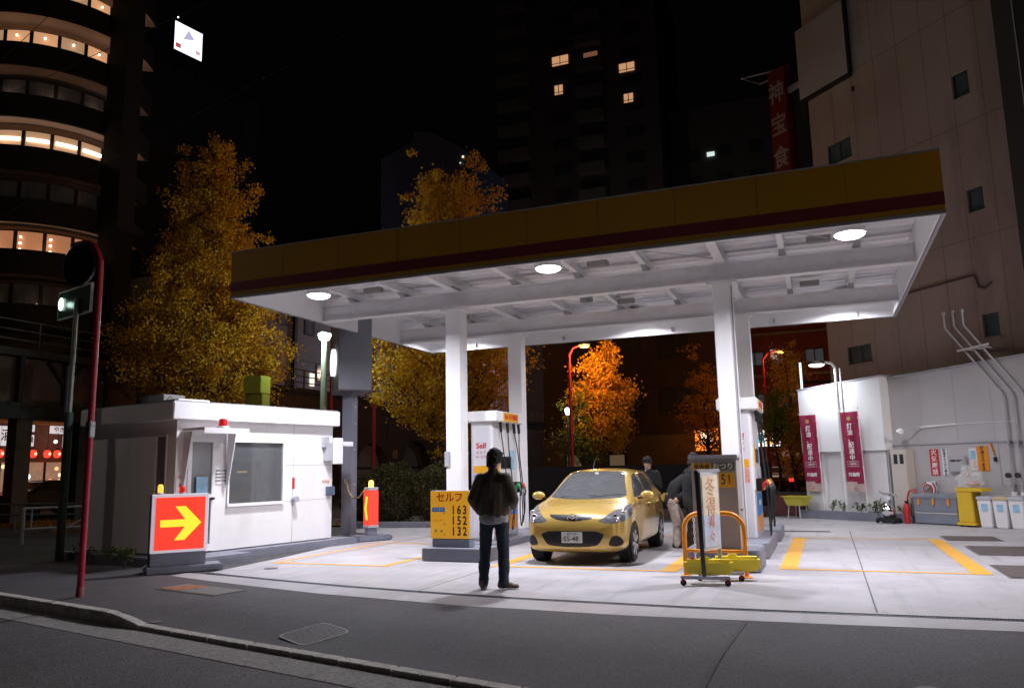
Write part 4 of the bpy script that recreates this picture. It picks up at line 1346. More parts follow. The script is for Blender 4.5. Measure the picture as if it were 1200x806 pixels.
# ================================================================== PEOPLE
def V3(*a): return Vector(a)
def capsule(mb, p0, r0, p1, r1, side=(1, 0, 0), n=14, rings=4):
    """tapered limb; r may be (across, deep)"""
    p0 = Vector(p0); p1 = Vector(p1)
    r0 = r0 if isinstance(r0, tuple) else (r0, r0)
    r1 = r1 if isinstance(r1, tuple) else (r1, r1)
    d = (p1 - p0); L = d.length; d.normalize()
    sd = Vector(side); sd = sd - d * sd.dot(d)
    if sd.length < .1: sd = d.orthogonal()
    sd.normalize(); fw = d.cross(sd)
    k0 = len(mb.v); cnt = 0
    prof = []
    for i in range(rings + 1):
        a = PI / 2 * (1 - i / rings)
        prof.append((0, -math.sin(a), math.cos(a)))
    for i in range(rings + 1):
        a = PI / 2 * i / rings
        prof.append((1, math.sin(a), math.cos(a)))
    for (e, h, c) in prof:
        ra = r0 if e == 0 else r1
        base = p0 if e == 0 else p1
        c = max(c, .03)
        for j in range(n):
            t = 2 * PI * j / n
            mb.v.append(tuple(base + d * (h * min(ra)) + sd * (ra[0] * c * math.cos(t)) + fw * (ra[1] * c * math.sin(t))))
        cnt += 1
    for i in range(cnt - 1):
        for j in range(n):
            j2 = (j + 1) % n
            mb.f.append((k0 + i * n + j, k0 + i * n + j2, k0 + (i + 1) * n + j2, k0 + (i + 1) * n + j))
    mb.f.append(tuple(k0 + j for j in range(n))[::-1])
    mb.f.append(tuple(k0 + (cnt - 1) * n + j for j in range(n)))

def remeshed(mb, name, m_, parent, voxel=.012, smooth_it=4, wrinkle=0.0, wscale=9.0, stretchz=.6):
    me = bpy.data.meshes.new(name); me.from_pydata(mb.v, [], mb.f)
    bm = bmesh.new(); bm.from_mesh(me); bmesh.ops.recalc_face_normals(bm, faces=bm.faces[:]); bm.to_mesh(me); bm.free()
    o = bpy.data.objects.new('tmp', me); col.objects.link(o)
    r_ = o.modifiers.new('r', 'REMESH'); r_.mode = 'VOXEL'; r_.voxel_size = voxel
    s_ = o.modifiers.new('s', 'SMOOTH'); s_.iterations = smooth_it; s_.factor = .5
    dg = bpy.context.evaluated_depsgraph_get()
    out = bpy.data.meshes.new_from_object(o.evaluated_get(dg))
    bpy.data.objects.remove(o)
    if wrinkle:
        nn = [v.normal.copy() for v in out.vertices]
        for v, n_ in zip(out.vertices, nn):
            p = v.co * wscale; p.z *= stretchz
            w_ = noise.noise(p) + .5 * noise.noise(p * 2.3)
            v.co += n_ * (w_ * wrinkle)
    for p in out.polygons: p.use_smooth = True
    out.materials.clear()
    return link(name, out, m_, parent)

def hand(mb, wrist, d, palm_n, curl, thumb_side, s_=1.0):
    """palm + four fingers + thumb, from the wrist along d"""
    w_ = Vector(wrist); d = Vector(d).normalized(); pn = Vector(palm_n); pn = (pn - d * pn.dot(d)).normalized()
    sd = d.cross(pn).normalized() * thumb_side
    capsule(mb, w_, (.026 * s_, .018 * s_), w_ + d * .045 * s_, (.036 * s_, .015 * s_), sd)
    capsule(mb, w_ + d * .03 * s_, (.034 * s_, .015 * s_), w_ + d * .075 * s_, (.038 * s_, .013 * s_), sd)
    for k, (off, ln) in enumerate(((.030, .070), (.010, .080), (-.010, .074), (-.029, .058))):
        p = w_ + d * .078 * s_ + sd * off * s_
        dd = d.copy(); a = curl * .5
        for q in range(3):
            dd = (dd * math.cos(a) + pn * math.sin(a)).normalized()
            e = p + dd * ln * s_ * (.42, .32, .26)[q]
            capsule(mb, p, (.0088 - q * .0008) * s_, e, (.0082 - q * .0009) * s_, sd, 8, 2)
            p = e; a = curl
    p = w_ + d * .028 * s_ + sd * .028 * s_
    dd = (d * .65 + sd * .65 + pn * .35).normalized()
    for q, ln in enumerate((.038, .030, .024)):
        e = p + dd * ln * s_
        capsule(mb, p, (.0115 - q * .001) * s_, e, (.010 - q * .001) * s_, sd, 8, 2)
        p = e; dd = (dd + d * .35 + pn * .2).normalized()

def person(label, loc, rz, J, top, top_m, leg_m, shoe_m='shoe', hem=None, cuffs=(.012, .012), short_hair=1.0, shirt=None, hands=((0, 0, -1), (0, 0, -1)), curl=.5, bulk=1.0, hair_s=1.05, flat=None):
    """local frame: +Y is where the body faces, +X its right-hand side seen from behind"""
    t = thing('person', label, 'person', loc, rz)
    H = J['head']; look = Vector(J.get('look', (0, 1, 0))).normalized()
    up = (Vector(H) - Vector(J['neck'])).normalized()
    side = look.cross(up).normalized()
    hd = MB()
    Hc = Vector(H)
    capsule(hd, Hc - up * .015 - look * .008, (.074, .090), Hc + up * .035 - look * .01, (.076, .094), side)
    capsule(hd, Hc - up * .05 + look * .018, (.060, .066), Hc - up * .085 + look * .035, (.040, .040), side)     # jaw
    capsule(hd, Hc - up * .005 + look * .088, .011, Hc - up * .038 + look * .100, .014, side, 8, 3)                # nose
    for sg in (-1, 1):
        e = Hc + side * sg * .078 - look * .008 - up * .012
        capsule(hd, e + up * .02, (.008, .016), e - up * .02, (.006, .011), side, 8, 3)                             # ears
        capsule(hd, Hc + side * sg * .031 + look * .078 + up * .008, (.014, .008), Hc + side * sg * .036 + look * .078 + up * .008, (.012, .008), side, 8, 3)
    capsule(hd, Hc - side * .018 - up * .062 + look * .082, .008, Hc + side * .018 - up * .062 + look * .082, .008, up, 8, 3)   # lips
    capsule(hd, J['neck'], (.062, .060), Hc - up * .05, (.055, .056), side)
    # torso, arms and legs (the skin figure under the clothes)
    P_, C_ = Vector(J['pelvis']), Vector(J['chest'])
    sL, sR = Vector(J['shL']), Vector(J['shR'])
    sx = (sR - sL).normalized()
    mid = P_.lerp(C_, .5) + Vector(J.get('belly', (0, 0, 0)))
    capsule(hd, P_, (.145, .10), mid, (.135, .09), sx); capsule(hd, mid, (.135, .09), C_, (.155, .10), sx)
    capsule(hd, sL, .052, sR, .052, (0, 1, 0)); capsule(hd, C_, (.12, .09), J['neck'], (.06, .06), sx)
    for s_, hp in (('L', hands[0]), ('R', hands[1])):
        capsule(hd, J['sh' + s_], .048, J['el' + s_], .038, sx); capsule(hd, J['el' + s_], .040, J['wr' + s_], .027, sx)
        d = (Vector(J['wr' + s_]) - Vector(J['el' + s_])).normalized()
        hand(hd, J['wr' + s_], (d + Vector(J.get('hd' + s_, (0, 0, 0)))).normalized(), hp, curl, (1 if s_ == 'L' else -1))
        capsule(hd, J['hip' + s_], .082, J['kn' + s_], .055, sx); capsule(hd, J['kn' + s_], .056, J['an' + s_], .036, sx)
        f = Vector(J['toe' + s_]).normalized(); a = Vector(J['an' + s_])
        capsule(hd, (a.x, a.y, .045), (.034, .03), a + f * .15 - Vector((0, 0, a.z - .035)), (.036, .022), f.cross(Vector((0, 0, 1))))
    body = remeshed(hd, 'body', 'skin', t, .0062, 2)
    # hair cap
    hr = MB()
    q = hair_s
    capsule(hr, Hc + up * .03 - look * .028, (.087 * q, .098 * q), Hc + up * .050 - look * .014, (.086 * q, .102 * q), side)
    capsule(hr, Hc - up * .055 * q * q - look * .058, (.070 * q, .048 * q), Hc + up * .03 - look * .048, (.085 * q, .064 * q), side)
    for sg in (-1, 1):
        capsule(hr, Hc + side * sg * .076 + up * .03 + look * .01, (.014, .036), Hc + side * sg * .078 - up * .02 - look * .02, (.010, .024), side)
    capsule(hr, Hc + up * .086 - side * .04 + look * .052, .026, Hc + up * .086 + side * .04 + look * .052, .026, up)
    remeshed(hr, 'hair', 'hair', t, .007, 1, .012, 42, 1.0)
    for sg in (-1, 1):
        c = Hc + side * sg * .033 + look * .090 + up * .006
        MB().ball(c, (.008, .006, .006), 8, 6).build('eye', 'black', t)
    # top
    tp = MB()
    hz = Vector(hem if hem is not None else (P_ + Vector((0, 0, -.06))))
    B = bulk
    capsule(tp, hz, (.188 * B, .140 * B), mid, (.184 * B, .138 * B), sx); capsule(tp, mid, (.184 * B, .138 * B), C_, (.190, .136), sx)
    capsule(tp, C_, (.17, .12), (Vector(J['neck']) + C_) / 2 + Vector((0, 0, .03)), (.10, .085), sx)
    capsule(tp, J['neck'] , (.070, .068), Vector(J['neck']) + up * .012, (.066, .066), sx)
    nb_ = Vector(J['neck']) - up * .045
    for q in (sL, sR): capsule(tp, nb_, (.062, .062), q - Vector((0, 0, .012)), .066, (0, 1, 0))
    for s_ in 'LR':
        e = Vector(J['el' + s_]); w_ = Vector(J['wr' + s_])
        capsule(tp, J['sh' + s_], .074 * B, e, .062 * B, sx); capsule(tp, e, .062 * B, e.lerp(w_, .90), .046, sx)
    if flat: tp.v = [(p[0], p[1], p[2] if abs(p[0]) > .20 else max(p[2], flat)) for p in tp.v]
    remeshed(tp, top, top_m, t, .011, 4, .011, 9)
    if shirt:
        sh = MB()
        capsule(sh, hz + Vector((0, .0, -.07)), (.197, .148), hz + Vector((0, 0, .04)), (.190, .140), sx)
        sh.v = [(p[0], p[1], max(p[2], hz.z - .125)) for p in sh.v]
        remeshed(sh, 'shirt', shirt, t, .012, 2, .006, 12)
    tr = MB()
    capsule(tr, P_ + Vector((0, 0, -.05)), (.165, .118), P_ + Vector((0, 0, .06)), (.155, .112), sx)
    for s_ in 'LR':
        a = Vector(J['an' + s_]); k = Vector(J['kn' + s_])
        capsule(tr, J['hip' + s_], (.100, .105), k, (.076, .080), sx); capsule(tr, k, (.076, .078), a + Vector((0, 0, -.015)), (.066, .072), sx)
    remeshed(tr, 'trousers', leg_m, t, .011, 3, .010, 10, .9)
    for s_ in 'LR':
        f = Vector(J['toe' + s_]); f.z = 0; f.normalize(); a = Vector(J['an' + s_])
        b = Vector((a.x, a.y, .050))
        q = MB()
        capsule(q, b - f * .045, (.040, .042), b + f * .08, (.044, .038), f.cross(Vector((0, 0, 1))))
        capsule(q, b + f * .05 + Vector((0, 0, -.006)), (.046, .036), b + f * .165 + Vector((0, 0, -.014)), (.044, .028), f.cross(Vector((0, 0, 1))))
        capsule(q, b - f * .035, (.042, .045), b - f * .03 + Vector((0, 0, .045)), (.042, .045), f.cross(Vector((0, 0, 1))))
        q.v = [(p[0], p[1], max(p[2], .004)) for p in q.v]
        remeshed(q, 'shoe', shoe_m, t, .008, 2)
    return t

person('man seen from behind in dark brown jacket and blue jeans on the open forecourt', (-4.02, 9.50, 0), R(8), dict(
    pelvis=(0, 0, .93), chest=(.0, .01, 1.27), neck=(.0, .02, 1.475), head=(.02, .045, 1.615), look=(.50, 1, -.14), belly=(0, .01, 0),
    shL=(-.165, 0, 1.375), shR=(.165, .0, 1.375), elL=(-.272, -.045, 1.12), elR=(.265, -.0, 1.11), wrL=(-.20, .08, .93), wrR=(.205, .20, 1.0), hdR=(-.2, .2, 0),
    hipL=(-.09, 0, .90), hipR=(.09, 0, .90), knL=(-.125, .03, .49), knR=(.115, .03, .49), anL=(-.145, -.02, .085), anR=(.125, -.02, .085),
    toeL=(-.15, 1, 0), toeR=(1, .22, 0)), 'jacket', 'jacket', 'jeans', hem=(0, 0, .93), shirt='shirt', bulk=1.07, hair_s=1.14, flat=.885, hands=((1, 0, 0), (-1, 0, 0)), curl=.6)
person('young man in dark jacket behind the gold car with hands raised to his chest', (-3.42, 16.3, 0), R(172), dict(
    pelvis=(0, 0, .90), chest=(.0, .01, 1.22), neck=(.0, .03, 1.41), head=(.0, .06, 1.545), look=(-.10, 1, -.22),
    shL=(-.16, 0, 1.34), shR=(.16, .0, 1.34), elL=(-.23, .06, 1.08), elR=(.23, .06, 1.08), wrL=(-.06, .26, 1.20), wrR=(.06, .26, 1.16),
    hipL=(-.09, 0, .87), hipR=(.09, 0, .87), knL=(-.10, .03, .47), knR=(.10, .03, .47), anL=(-.11, -.01, .085), anR=(.11, -.01, .085),
    toeL=(-.2, 1, 0), toeR=(.2, 1, 0)), 'jacket', 'blackcloth', 'blackcloth', 'black', hands=((1, 0, 0), (-1, 0, 0)), curl=.7)
person('stooping man in black sweater and beige trousers behind the change machine', (-2.62, 14.90, 0), R(-78), dict(
    pelvis=(0, -.10, .88), chest=(.0, .16, 1.21), neck=(.0, .33, 1.34), head=(.0, .44, 1.42), look=(0, 1, -.55), belly=(0, -.03, .05),
    shL=(-.16, .27, 1.29), shR=(.16, .27, 1.29), elL=(-.22, .22, 1.02), elR=(.22, .18, 1.03), wrL=(-.12, .36, .96), wrR=(.19, .02, .90),
    hipL=(-.09, -.10, .85), hipR=(.09, -.10, .85), knL=(-.10, .06, .46), knR=(.10, -.03, .46), anL=(-.11, .10, .085), anR=(.11, -.05, .085),
    toeL=(-.1, 1, 0), toeR=(.1, 1, 0)), 'sweater', 'blackcloth', 'beige', 'black', hem=(0, -.10, .86), hands=((1, 0, 0), (-1, 0, 0)))
person('dark haired man in black standing partly hidden by the change machine', (-2.25, 14.15, 0), R(-62), dict(
    pelvis=(0, 0, .92), chest=(.0, .02, 1.25), neck=(.0, .05, 1.44), head=(.0, .10, 1.57), look=(0, 1, -.35),
    shL=(-.165, .02, 1.37), shR=(.165, .02, 1.37), elL=(-.24, .04, 1.10), elR=(.24, .04, 1.10), wrL=(-.16, .22, .99), wrR=(.16, .22, .99),
    hipL=(-.09, 0, .89), hipR=(.09, 0, .89), knL=(-.10, .03, .48), knR=(.10, .03, .48), anL=(-.11, -.01, .085), anR=(.11, -.01, .085),
    toeL=(-.1, 1, 0), toeR=(.1, 1, 0)), 'jacket', 'blackcloth', 'blackcloth', 'black', hands=((1, 0, 0), (-1, 0, 0)))

# ================================================================== RIGHT-HAND WALL AND WHAT STANDS BY IT
WA = -math.atan2(.6, .8)
WO = (-.52, 23.7)
def wp(u, v, z=0): return (WO[0] + .8 * u + .6 * v, WO[1] - .6 * u + .8 * v, z)   # v goes into the wall
wl = thing('boundary_wall', 'long white panelled boundary wall under the brown building', 'wall', wp(0, 0), WA)
mb = MB().prism([(2.42, 0), (9.5, 0), (9.5, 3.98), (2.42, 3.60)], .35, .50, 'y')
mb.build('upper_panel', 'wallw', wl)
MB().prism([(2.38, 3.60), (9.5, 3.98), (9.5, 4.02), (2.38, 3.64)], .32, .53, 'y').build('coping', 'greyl', wl)
for u in (3.25, 4.1, 4.95, 5.8, 6.65): bx('panel_seam', 'greyl', u - .004, u + .004, .345, .3495, 1.95, 3.62, wl)
bx('ledge', 'greyl', 2.43, 9, .31, .3495, 1.885, 1.915, wl)
bx('ledge', 'whitep', 3.1, 5.4, .335, .3495, 2.33, 2.345, wl)
# projecting box on the left
an_ = thing('annex', 'white projecting wall box behind the two crimson banners', 'annex', wp(0, 0), WA)
MB().prism([(-.12, 1.77), (2.42, 1.77), (2.42, 3.66), (-.12, 3.52)], 0, .80, 'y').build('upper_box', 'white', an_, bevel=.008)
MB().prism([(-.15, 3.52), (2.45, 3.66), (2.45, 3.69), (-.15, 3.55)], -.02, .82, 'y').build('coping', 'greyl', an_)
bx('lower_wall', 'whitep', .50, 2.36, .22, .30, 0, 1.765, an_)
bx('pillar', 'whitep', -.10, .50, .05, .70, 0, 1.765, an_)
bx('pillar', 'whitep', 1.72, 2.36, .10, .22, .22, 1.765, an_)
for u in (1.33,): bx('panel_seam', 'greyl', u - .006, u + .006, -.004, -.001, 1.78, 3.57, an_)
MB().tube([(2.40, .12, 0.1), (2.40, .12, 1.76)], .025, 8).build('drain_pipe', 'greyl', an_)
# planter kerb and its plants
pk = thing('planter', 'low grey concrete planter kerb along the foot of the white wall', 'planter', wp(0, 0), WA)
bx('planter_kerb', 'greyp', -.12, 3.15, -.34, -.22, -.01, .22, pk, .012)
bx('planter_soil', 'soil', -.08, 3.1, -.22, .215, .0, .17, pk)
for k, (u, h, r_, lab) in enumerate(((.75, .32, .16, 'small plant just right of the left banner in the planter'), (1.08, .34, .15, 'second small plant between the two banners in the planter'),
                                     (1.62, .3, .2, 'leafy plant at the foot of the right banner'), (2.02, .38, .18, 'tallest plant right of the right banner'), (2.30, .30, .2, 'plant beside the drain pipe in the planter'),
                                     (2.78, .24, .16, 'low plant in front of the beige locker'))):
    plant('small_plant', lab, 'plant', wp(u, -.05, .17), h, r_, 70, 'weed', 'young plants in the planter', 20 + k)

def banner(u, v, label, tilt, words, w_=.52, seed=0):
    t = thing('banner', label, 'banner', wp(u, v), WA, 'crimson vertical banners on the white wall')
    MB().tube([(w_ + .045, 0, .18), (w_ + .005, 0, 2.92)], .012, 8).build('pole', 'textwht', t, smooth=True)
    MB().tube([(w_ + .005, 0, 2.84), (-.06, 0, 2.84)], .008, 6).build('cross_arm', 'textwht', t)
    mb = MB()
    nx, nz = 10, 40
    def pt(i, j, yy=0):
        z = .72 + 2.08 * j / nz; x = w_ * i / nx
        x += (2.8 - z) * tilt
        y = .018 * math.sin(i * .9 + seed) * math.sin(j * .25 + seed) - .02 + yy
        return (x, y, z)
    for i in range(nx + 1):
        for j in range(nz + 1): mb.v.append(pt(i, j))
    for i in range(nx):
        for j in range(nz):
            a = i * (nz + 1) + j
            mb.f.append((a, a + nz + 1, a + nz + 2, a + 1))
    # pale foot
    lo = MB(); hi = MB()
    for f_ in mb.f:
        j = f_[0] % (nz + 1)
        (lo if j < 5 - (1 if (f_[0] // (nz + 1)) > 5 else 0) else hi).f.append(f_)
    lo.v = list(mb.v); hi.v = list(mb.v)
    c = hi.build('cloth', 'banner', t, smooth=True)
    lo.build('cloth_foot', mat('bfoot', (.55, .40, .38), .7), t, smooth=True)
    sh = lambda z: (2.8 - z) * tilt + w_ / 2
    MB().lathe([(.055, 0), (.055, .006)], c=(sh(2.62), -.055, 2.62), n=20, axis='y').build('crest', mat('gold', (.50, .36, .10), .5), c)
    for k, ch in enumerate(words):
        z = 2.42 - k * .165
        text(ch, .165, 'textwht', (sh(z), -.050, z), 0, c, bold=.003)
    for k in range(3):
        z = 1.50 - k * .06
        text('いつもありがとう', .045, 'textwht', (sh(z), -.050, z), 0, c)
    text('給油所', .11, 'textwht', (sh(1.16), -.052, 1.16), 0, c, bold=.004)
    MB().lathe([(.035, 0), (.035, .004)], c=(sh(.81), -.05, .81), n=16, axis='y').build('crest', mat('gold2', (.50, .25, .10), .5), t)
    for k in range(5):
        z = .95 + k * .42
        bx('loop', 'textwht', w_ + (2.8 - z) * tilt - .01, w_ + (2.8 - z) * tilt + .04, -.03, -.015, z - .012, z + .012, t)
    return t
banner(-.02, -.10, 'left crimson vertical banner with white characters', .02, '灯油、配達中ー', seed=1)
banner(1.28, -.10, 'right crimson vertical banner with white characters beside the lamp post', .022, '灯油、配達中ー', seed=2.5)

# lamp on its white post
t = thing('wall_lamp', 'white gooseneck lamp on a slim post above the right banner', 'lamp', wp(1.17, -.02), WA)
MB().tube([(0, .0, 0), (0, 0, 4.02), (-.02, -.10, 4.14), (-.12, -.25, 4.18)], .035, 12).build('post', 'white', t, smooth=True)
MB().tube([(.14, .01, 1.78), (.14, .01, 4.0)], .02, 8).build('conduit', 'greyl', t, smooth=True)
MB().lathe([(.05, .10), (.09, .07), (.20, .03), (.22, 0), (.20, -.005)], c=(-.26, -.42, 4.12), n=28).build('shade', 'white', t, smooth=True)
MB().lathe([(.195, -.006), (.17, -.04), (.08, -.06), (.0001, -.065)], c=(-.26, -.42, 4.12), n=28).build('lamp_glass', glow('lg', (.93, .97, 1), 8), t, smooth=True)
light('lamp_light', 'AREA', 60, (.88, .92, 1.0), (-.26, -.42, 4.04), t, size=.36, spread=175)

# locker, notices, fittings
t = thing('locker', 'tall beige metal locker with two dark louvres by the white wall', 'locker', wp(2.54, .0), WA)
m_ = mat('lockm', (.58, .53, .47), .45)
bx('cabinet', m_, 0, .42, 0, .34, .12, 1.77, t, .01)
bx('door_panel', m_, .02, .40, -.012, 0, .15, 1.74, t, .004)
for x in (.09, .25):
    b_ = bx('louvre', 'dark', x, x + .10, -.018, -.012, 1.42, 1.66, t)
    for k in range(5): pass
bx('base', 'greyp', -.03, .45, -.03, .36, 0, .12, t)
def sign(name, label, u0, u1, z0, z1, m, words='', size=.1, tm='textwht', v=.335, vertical=True, thick=.012, cat='sign'):
    t = thing(name, label, cat, wp(u0, v), WA)
    b_ = bx('board', m, 0, u1 - u0, 0, thick, z0, z1, t)
    if words:
        if vertical:
            n = len(words)
            for k, ch in enumerate(words):
                text(ch, size, tm, ((u1 - u0) / 2, -.003, z1 - (k + .5) * (z1 - z0) / n), 0, b_, bold=.002)
        else:
            text(words, size, tm, ((u1 - u0) / 2, -.003, (z0 + z1) / 2), 0, b_)
    return t
SC = 1.015
sign('fire_notice', 'dark red no-fire notice with four white characters on the wall', 3.36, 3.58, 1.12, 1.76, 'red', '火気厳禁', .15)
sign('engine_notice', 'narrow white notice with dark vertical characters right of the red one', 3.66, 3.80, 1.12, 1.76, 'panel', '給油中エンジン停止', .065, 'textblk')
t = thing('notice_box', 'grey framed notice box with a dark heading on the wall', 'notice board', wp(3.86, .25), WA)
bx('case', 'greyl', 0, .40, 0, .085, 1.20, 1.58, t, .012)
b_ = bx('glass_front', mat('ngl', (.48, .48, .50), .2), .04, .33, -.006, 0, 1.24, 1.53, t)
text('危険物給油', .055, 'textblk', (.185, -.010, 1.47), 0, b_, bold=.004)
for k in range(3): bx('text_row', 'greyl', .06, .30, -.0085, -.006, 1.27 + k * .055, 1.295 + k * .055, b_)
t = sign('paper_notice', 'pale paper notice with faint coloured rows left of the orange notice', 4.32, 4.50, 1.10, 1.76, 'panel', '', .05)
bd = [o for o in bpy.data.objects if o.parent == t][0]
bx('print', 'skyblue', .03, .15, -.004, -.0005, 1.50, 1.70, bd); bx('print', mat('papo', (.8, .55, .35), .5), .08, .14, -.004, -.0005, 1.30, 1.48, bd)
text('販売時間', .04, 'textblk', (.09, -.003, 1.22), 0, bd)
sign('orange_notice', 'bright orange notice with dark vertical characters above the yellow bin', 4.50, 4.76, 1.22, 1.80, 'orange', '灯油あります', .09, 'textblk')
t = thing('warning_lamp', 'thin red bar lamp on the wall right of the orange notice', 'bar lamp', wp(4.86, .31), WA)
MB().bar((-.02, 0, 1.86), (.05, 0, 1.58), .03, .03).build('tube', 'orange', t); bx('socket', 'black', .03, .08, -.03, .03, 1.44, 1.54, t)
t = thing('floodlight', 'small white floodlight on an arm on the boundary wall', 'floodlight', wp(3.2, .33), WA)
MB().tube([(0, 0, 2.28), (-.16, -.20, 2.27), (-.30, -.30, 2.22)], .016, 8).build('arm', 'greyl', t, smooth=True)
MB().lathe([(.03, .10), (.07, .06), (.095, 0), (.085, -.01)], c=(0, 0, 0), n=20).xf(Matrix.Translation((-.34, -.34, 2.2)) @ Matrix.Rotation(R(35), 4, 'Y')).build('head', 'white', t, smooth=True)
MB().tube([(0, 0, 2.30), (.9, 0, 2.34)], .018, 8).build('conduit', 'whitep', t)
# inset wall panel frame and sockets right
t = thing('service_hatch', 'faint framed hatch outline in the white wall left of the three pipes', 'hatch', wp(4.98, .34), WA)
mb = MB(); mb.box(0, .62, 0, .01, 1.83, 1.85); mb.box(0, .02, 0, .01, .9, 1.83); mb.box(0, .10, 0, .01, .88, .90)
each(mb, 'frame_strip', 'greyl', t)
# three vent pipes down the brown wall and the white wall
for k, (u, lab) in enumerate(((5.26, 'leftmost of the three slanting grey vent pipes'), (5.46, 'middle one of the three slanting grey vent pipes'), (5.67, 'rightmost of the three slanting grey vent pipes'))):
    t = thing('vent_pipe', lab, 'pipe', wp(0, 0), WA, 'slanting vent pipes on the right')
    ut = (4.11, 4.34, 4.56)[k]
    MB().tube([(ut, .25, 5.0), (ut, .25, 4.66), (u - .02, .25, 3.0), (u, .25, 2.9), (u, .25, .25)], .027, 10).build('pipe', 'greyl', t, smooth=True)
    MB().lathe([(.042, -.02), (.045, .03), (.03, .05)], c=(ut, .25, 5.0), n=14).build('vent_cap', 'greyl', t, smooth=True)
    MB().lathe([(.06, -.06), (.06, -.01), (.03, .01)], c=(u - .02, .18, 1.13), n=14, axis='y').build('valve', 'dark', t, smooth=True)
    for z in (.9, 1.86): bx('clamp', 'trimg', u - .05, u + .05, .215, .345, z - .02, z + .02, t)
    bx('junction_box', 'white', u - .02, u + .07, .19, .30, .62, .76, t)
    fz = (4.66 - 4.12) / 1.66
    um = ut + (u - ut) * fz
    bx('standoff', 'greyl', um - .02, um + .02, .27, 1.6, 4.08, 4.12, t)
t = thing('pipe_bracket', 'pale bracket bar tying the slanting pipes together below their tops', 'bracket', wp(0, 0), WA)
MB().bar((4.38, .21, 4.06), (5.10, .21, 4.13), .05, .04).build('bar', 'white', t)

# tool chest, bins, trolley ...
t = thing('tool_chest', 'long low grey metal chest with three orange latches', 'chest', wp(3.20, -.28), WA)
cm = mat('chestm', (.24, .26, .31), .4, metal=.3, var=.08)
bx('lower_box', cm, 0, 1.06, 0, .45, .02, .26, t, .012); bx('upper_box', cm, 0, 1.06, 0, .45, .28, .62, t, .012)
MB().prism([(-.02, .60), (-.02, .66), (.10, .72), (.47, .72), (.47, .60)], -.02, 1.08, 'x').build('lid', cm, t, bevel=.01)
bx('trim_strip', 'chrome', 0, 1.06, -.008, -.001, .255, .28, t)
for x in (.12, .48, .84): bx('latch', 'orange', x, x + .055, -.03, -.001, .45, .60, t, .006)
X['cartyel'] = mat('cartyel', (.72, .47, .03), .45, var=.06)
t = thing('cleaning_cart', 'yellow upright cart with clear plastic bags piled on top', 'cart', wp(4.36, -.48), WA)
bx('body', 'cartyel', .02, .36, 0, .42, .10, .78, t, .015)
MB().prism([(-.03, .04), (-.03, .10), (.45, .10), (.45, .04)], -.01, .39, 'x').build('base', 'cartyel', t)
bx('rim', 'cartyel', .0, .60, -.01, .43, .78, .86, t, .01)
for x in (.05, .34):
    for y in (.05, .38): MB().lathe([(.03, -.01), (.03, .01)], c=(x, y, .03), n=12, axis='x').build('caster', 'rubber', t)
t2 = thing('plastic_bag', 'crumpled clear plastic bag heaped on the yellow cart', 'bag', wp(4.50, -.28, .86), WA)
mb = MB().ball((.12, 0, .17), (.33, .2, .21), 22, 14).ball((.02, 0, .36), (.12, .1, .14), 14, 8)
for i, p in enumerate(mb.v):
    q = Vector(p) * 6; k = noise.noise(q) * .07 + noise.noise(q * 3) * .03
    mb.v[i] = (p[0] + k, p[1] + k * .6, max(.0, p[2] + k))
mb.build('film', mat('film', (.75, .78, .76), .15, spec=.8, alpha=.30, bump=.5, bscale=14), t2, smooth=True)
mb = MB().ball((.05, 0, .30), (.08, .07, .08), 12, 8).ball((.16, .02, .1), (.16, .1, .07), 12, 8)
mb.build('rags', mat('rags', (.6, .35, .33), .8, var=.4, scale=20), t2, smooth=True)
for k, (u, lm, lab) in enumerate(((4.80, 'plastic', 'leftmost white trash bin beside the yellow cart'), (5.13, mat('lidtan', (.62, .48, .30), .5), 'white trash bin with a tan lid, between its two neighbours'), (5.46, 'plastic', 'rightmost white trash bin under the pipes'))):
    t = thing('trash_bin', lab, 'trash bin', wp(u, -.42), WA, 'white trash bins in a row')
    MB().add([(.02, .02, 0), (.27, .02, 0), (.27, .37, 0), (.02, .37, 0), (-.01, -.01, .60), (.30, -.01, .60), (.30, .40, .60), (-.01, .40, .60)],
             [(0, 3, 2, 1), (4, 5, 6, 7), (0, 1, 5, 4), (1, 2, 6, 5), (2, 3, 7, 6), (3, 0, 4, 7)]).build('bin_body', 'whitep', t, bevel=.015)
    bx('lid', lm, -.02, .31, -.02, .41, .60, .68, t, .012)
    lb = bx('sticker', 'skyblue', .08, .21, -.012, -.004, .36, .52, t)
    bx('flap', 'greyl', .05, .24, .05, .34, .68, .70, t)
t = thing('fire_extinguisher', 'red fire extinguisher standing left of the grey chest', 'extinguisher', wp(3.06, -.34), WA)
MB().lathe([(.07, 0), (.075, .02), (.075, .38), (.05, .46), (.02, .48)], n=18).build('cylinder', 'red', t, smooth=True)
bx('valve_head', 'black', -.03, .05, -.02, .02, .48, .54, t)
MB().tube([(.04, 0, .50), (.12, 0, .44), (.11, 0, .16)], .011, 6).build('hose', 'rubber', t, smooth=True)
t = thing('hose_reel', 'white and red hose coil hanging on the wall above the chest', 'hose reel', wp(3.35, .20), WA)
for k, (r_, m_) in enumerate(((.17, 'red'), (.20, 'greyl'), (.14, 'textwht'), (.115, 'red'))):
    MB().tube([(r_ * math.cos(a), -.02 * k, .80 + r_ * math.sin(a)) for a in [q * PI / 12 for q in range(25)]], .014, 8).build('hose_coil', m_, t, smooth=True)
bx('hook', 'white', -.05, .12, -.02, .12, .92, 1.0, t, .01)
t = thing('red_hose_stand', 'red curved hose on a stand beside the tyre inflator', 'hose', wp(3.0, -.18), WA)
MB().tube([(0, 0, .02), (0, 0, .62), (.06, 0, .76), (.18, 0, .80), (.25, 0, .70)], .022, 10).build('hose', mat('rh', (.6, .06, .06), .5), t, smooth=True)
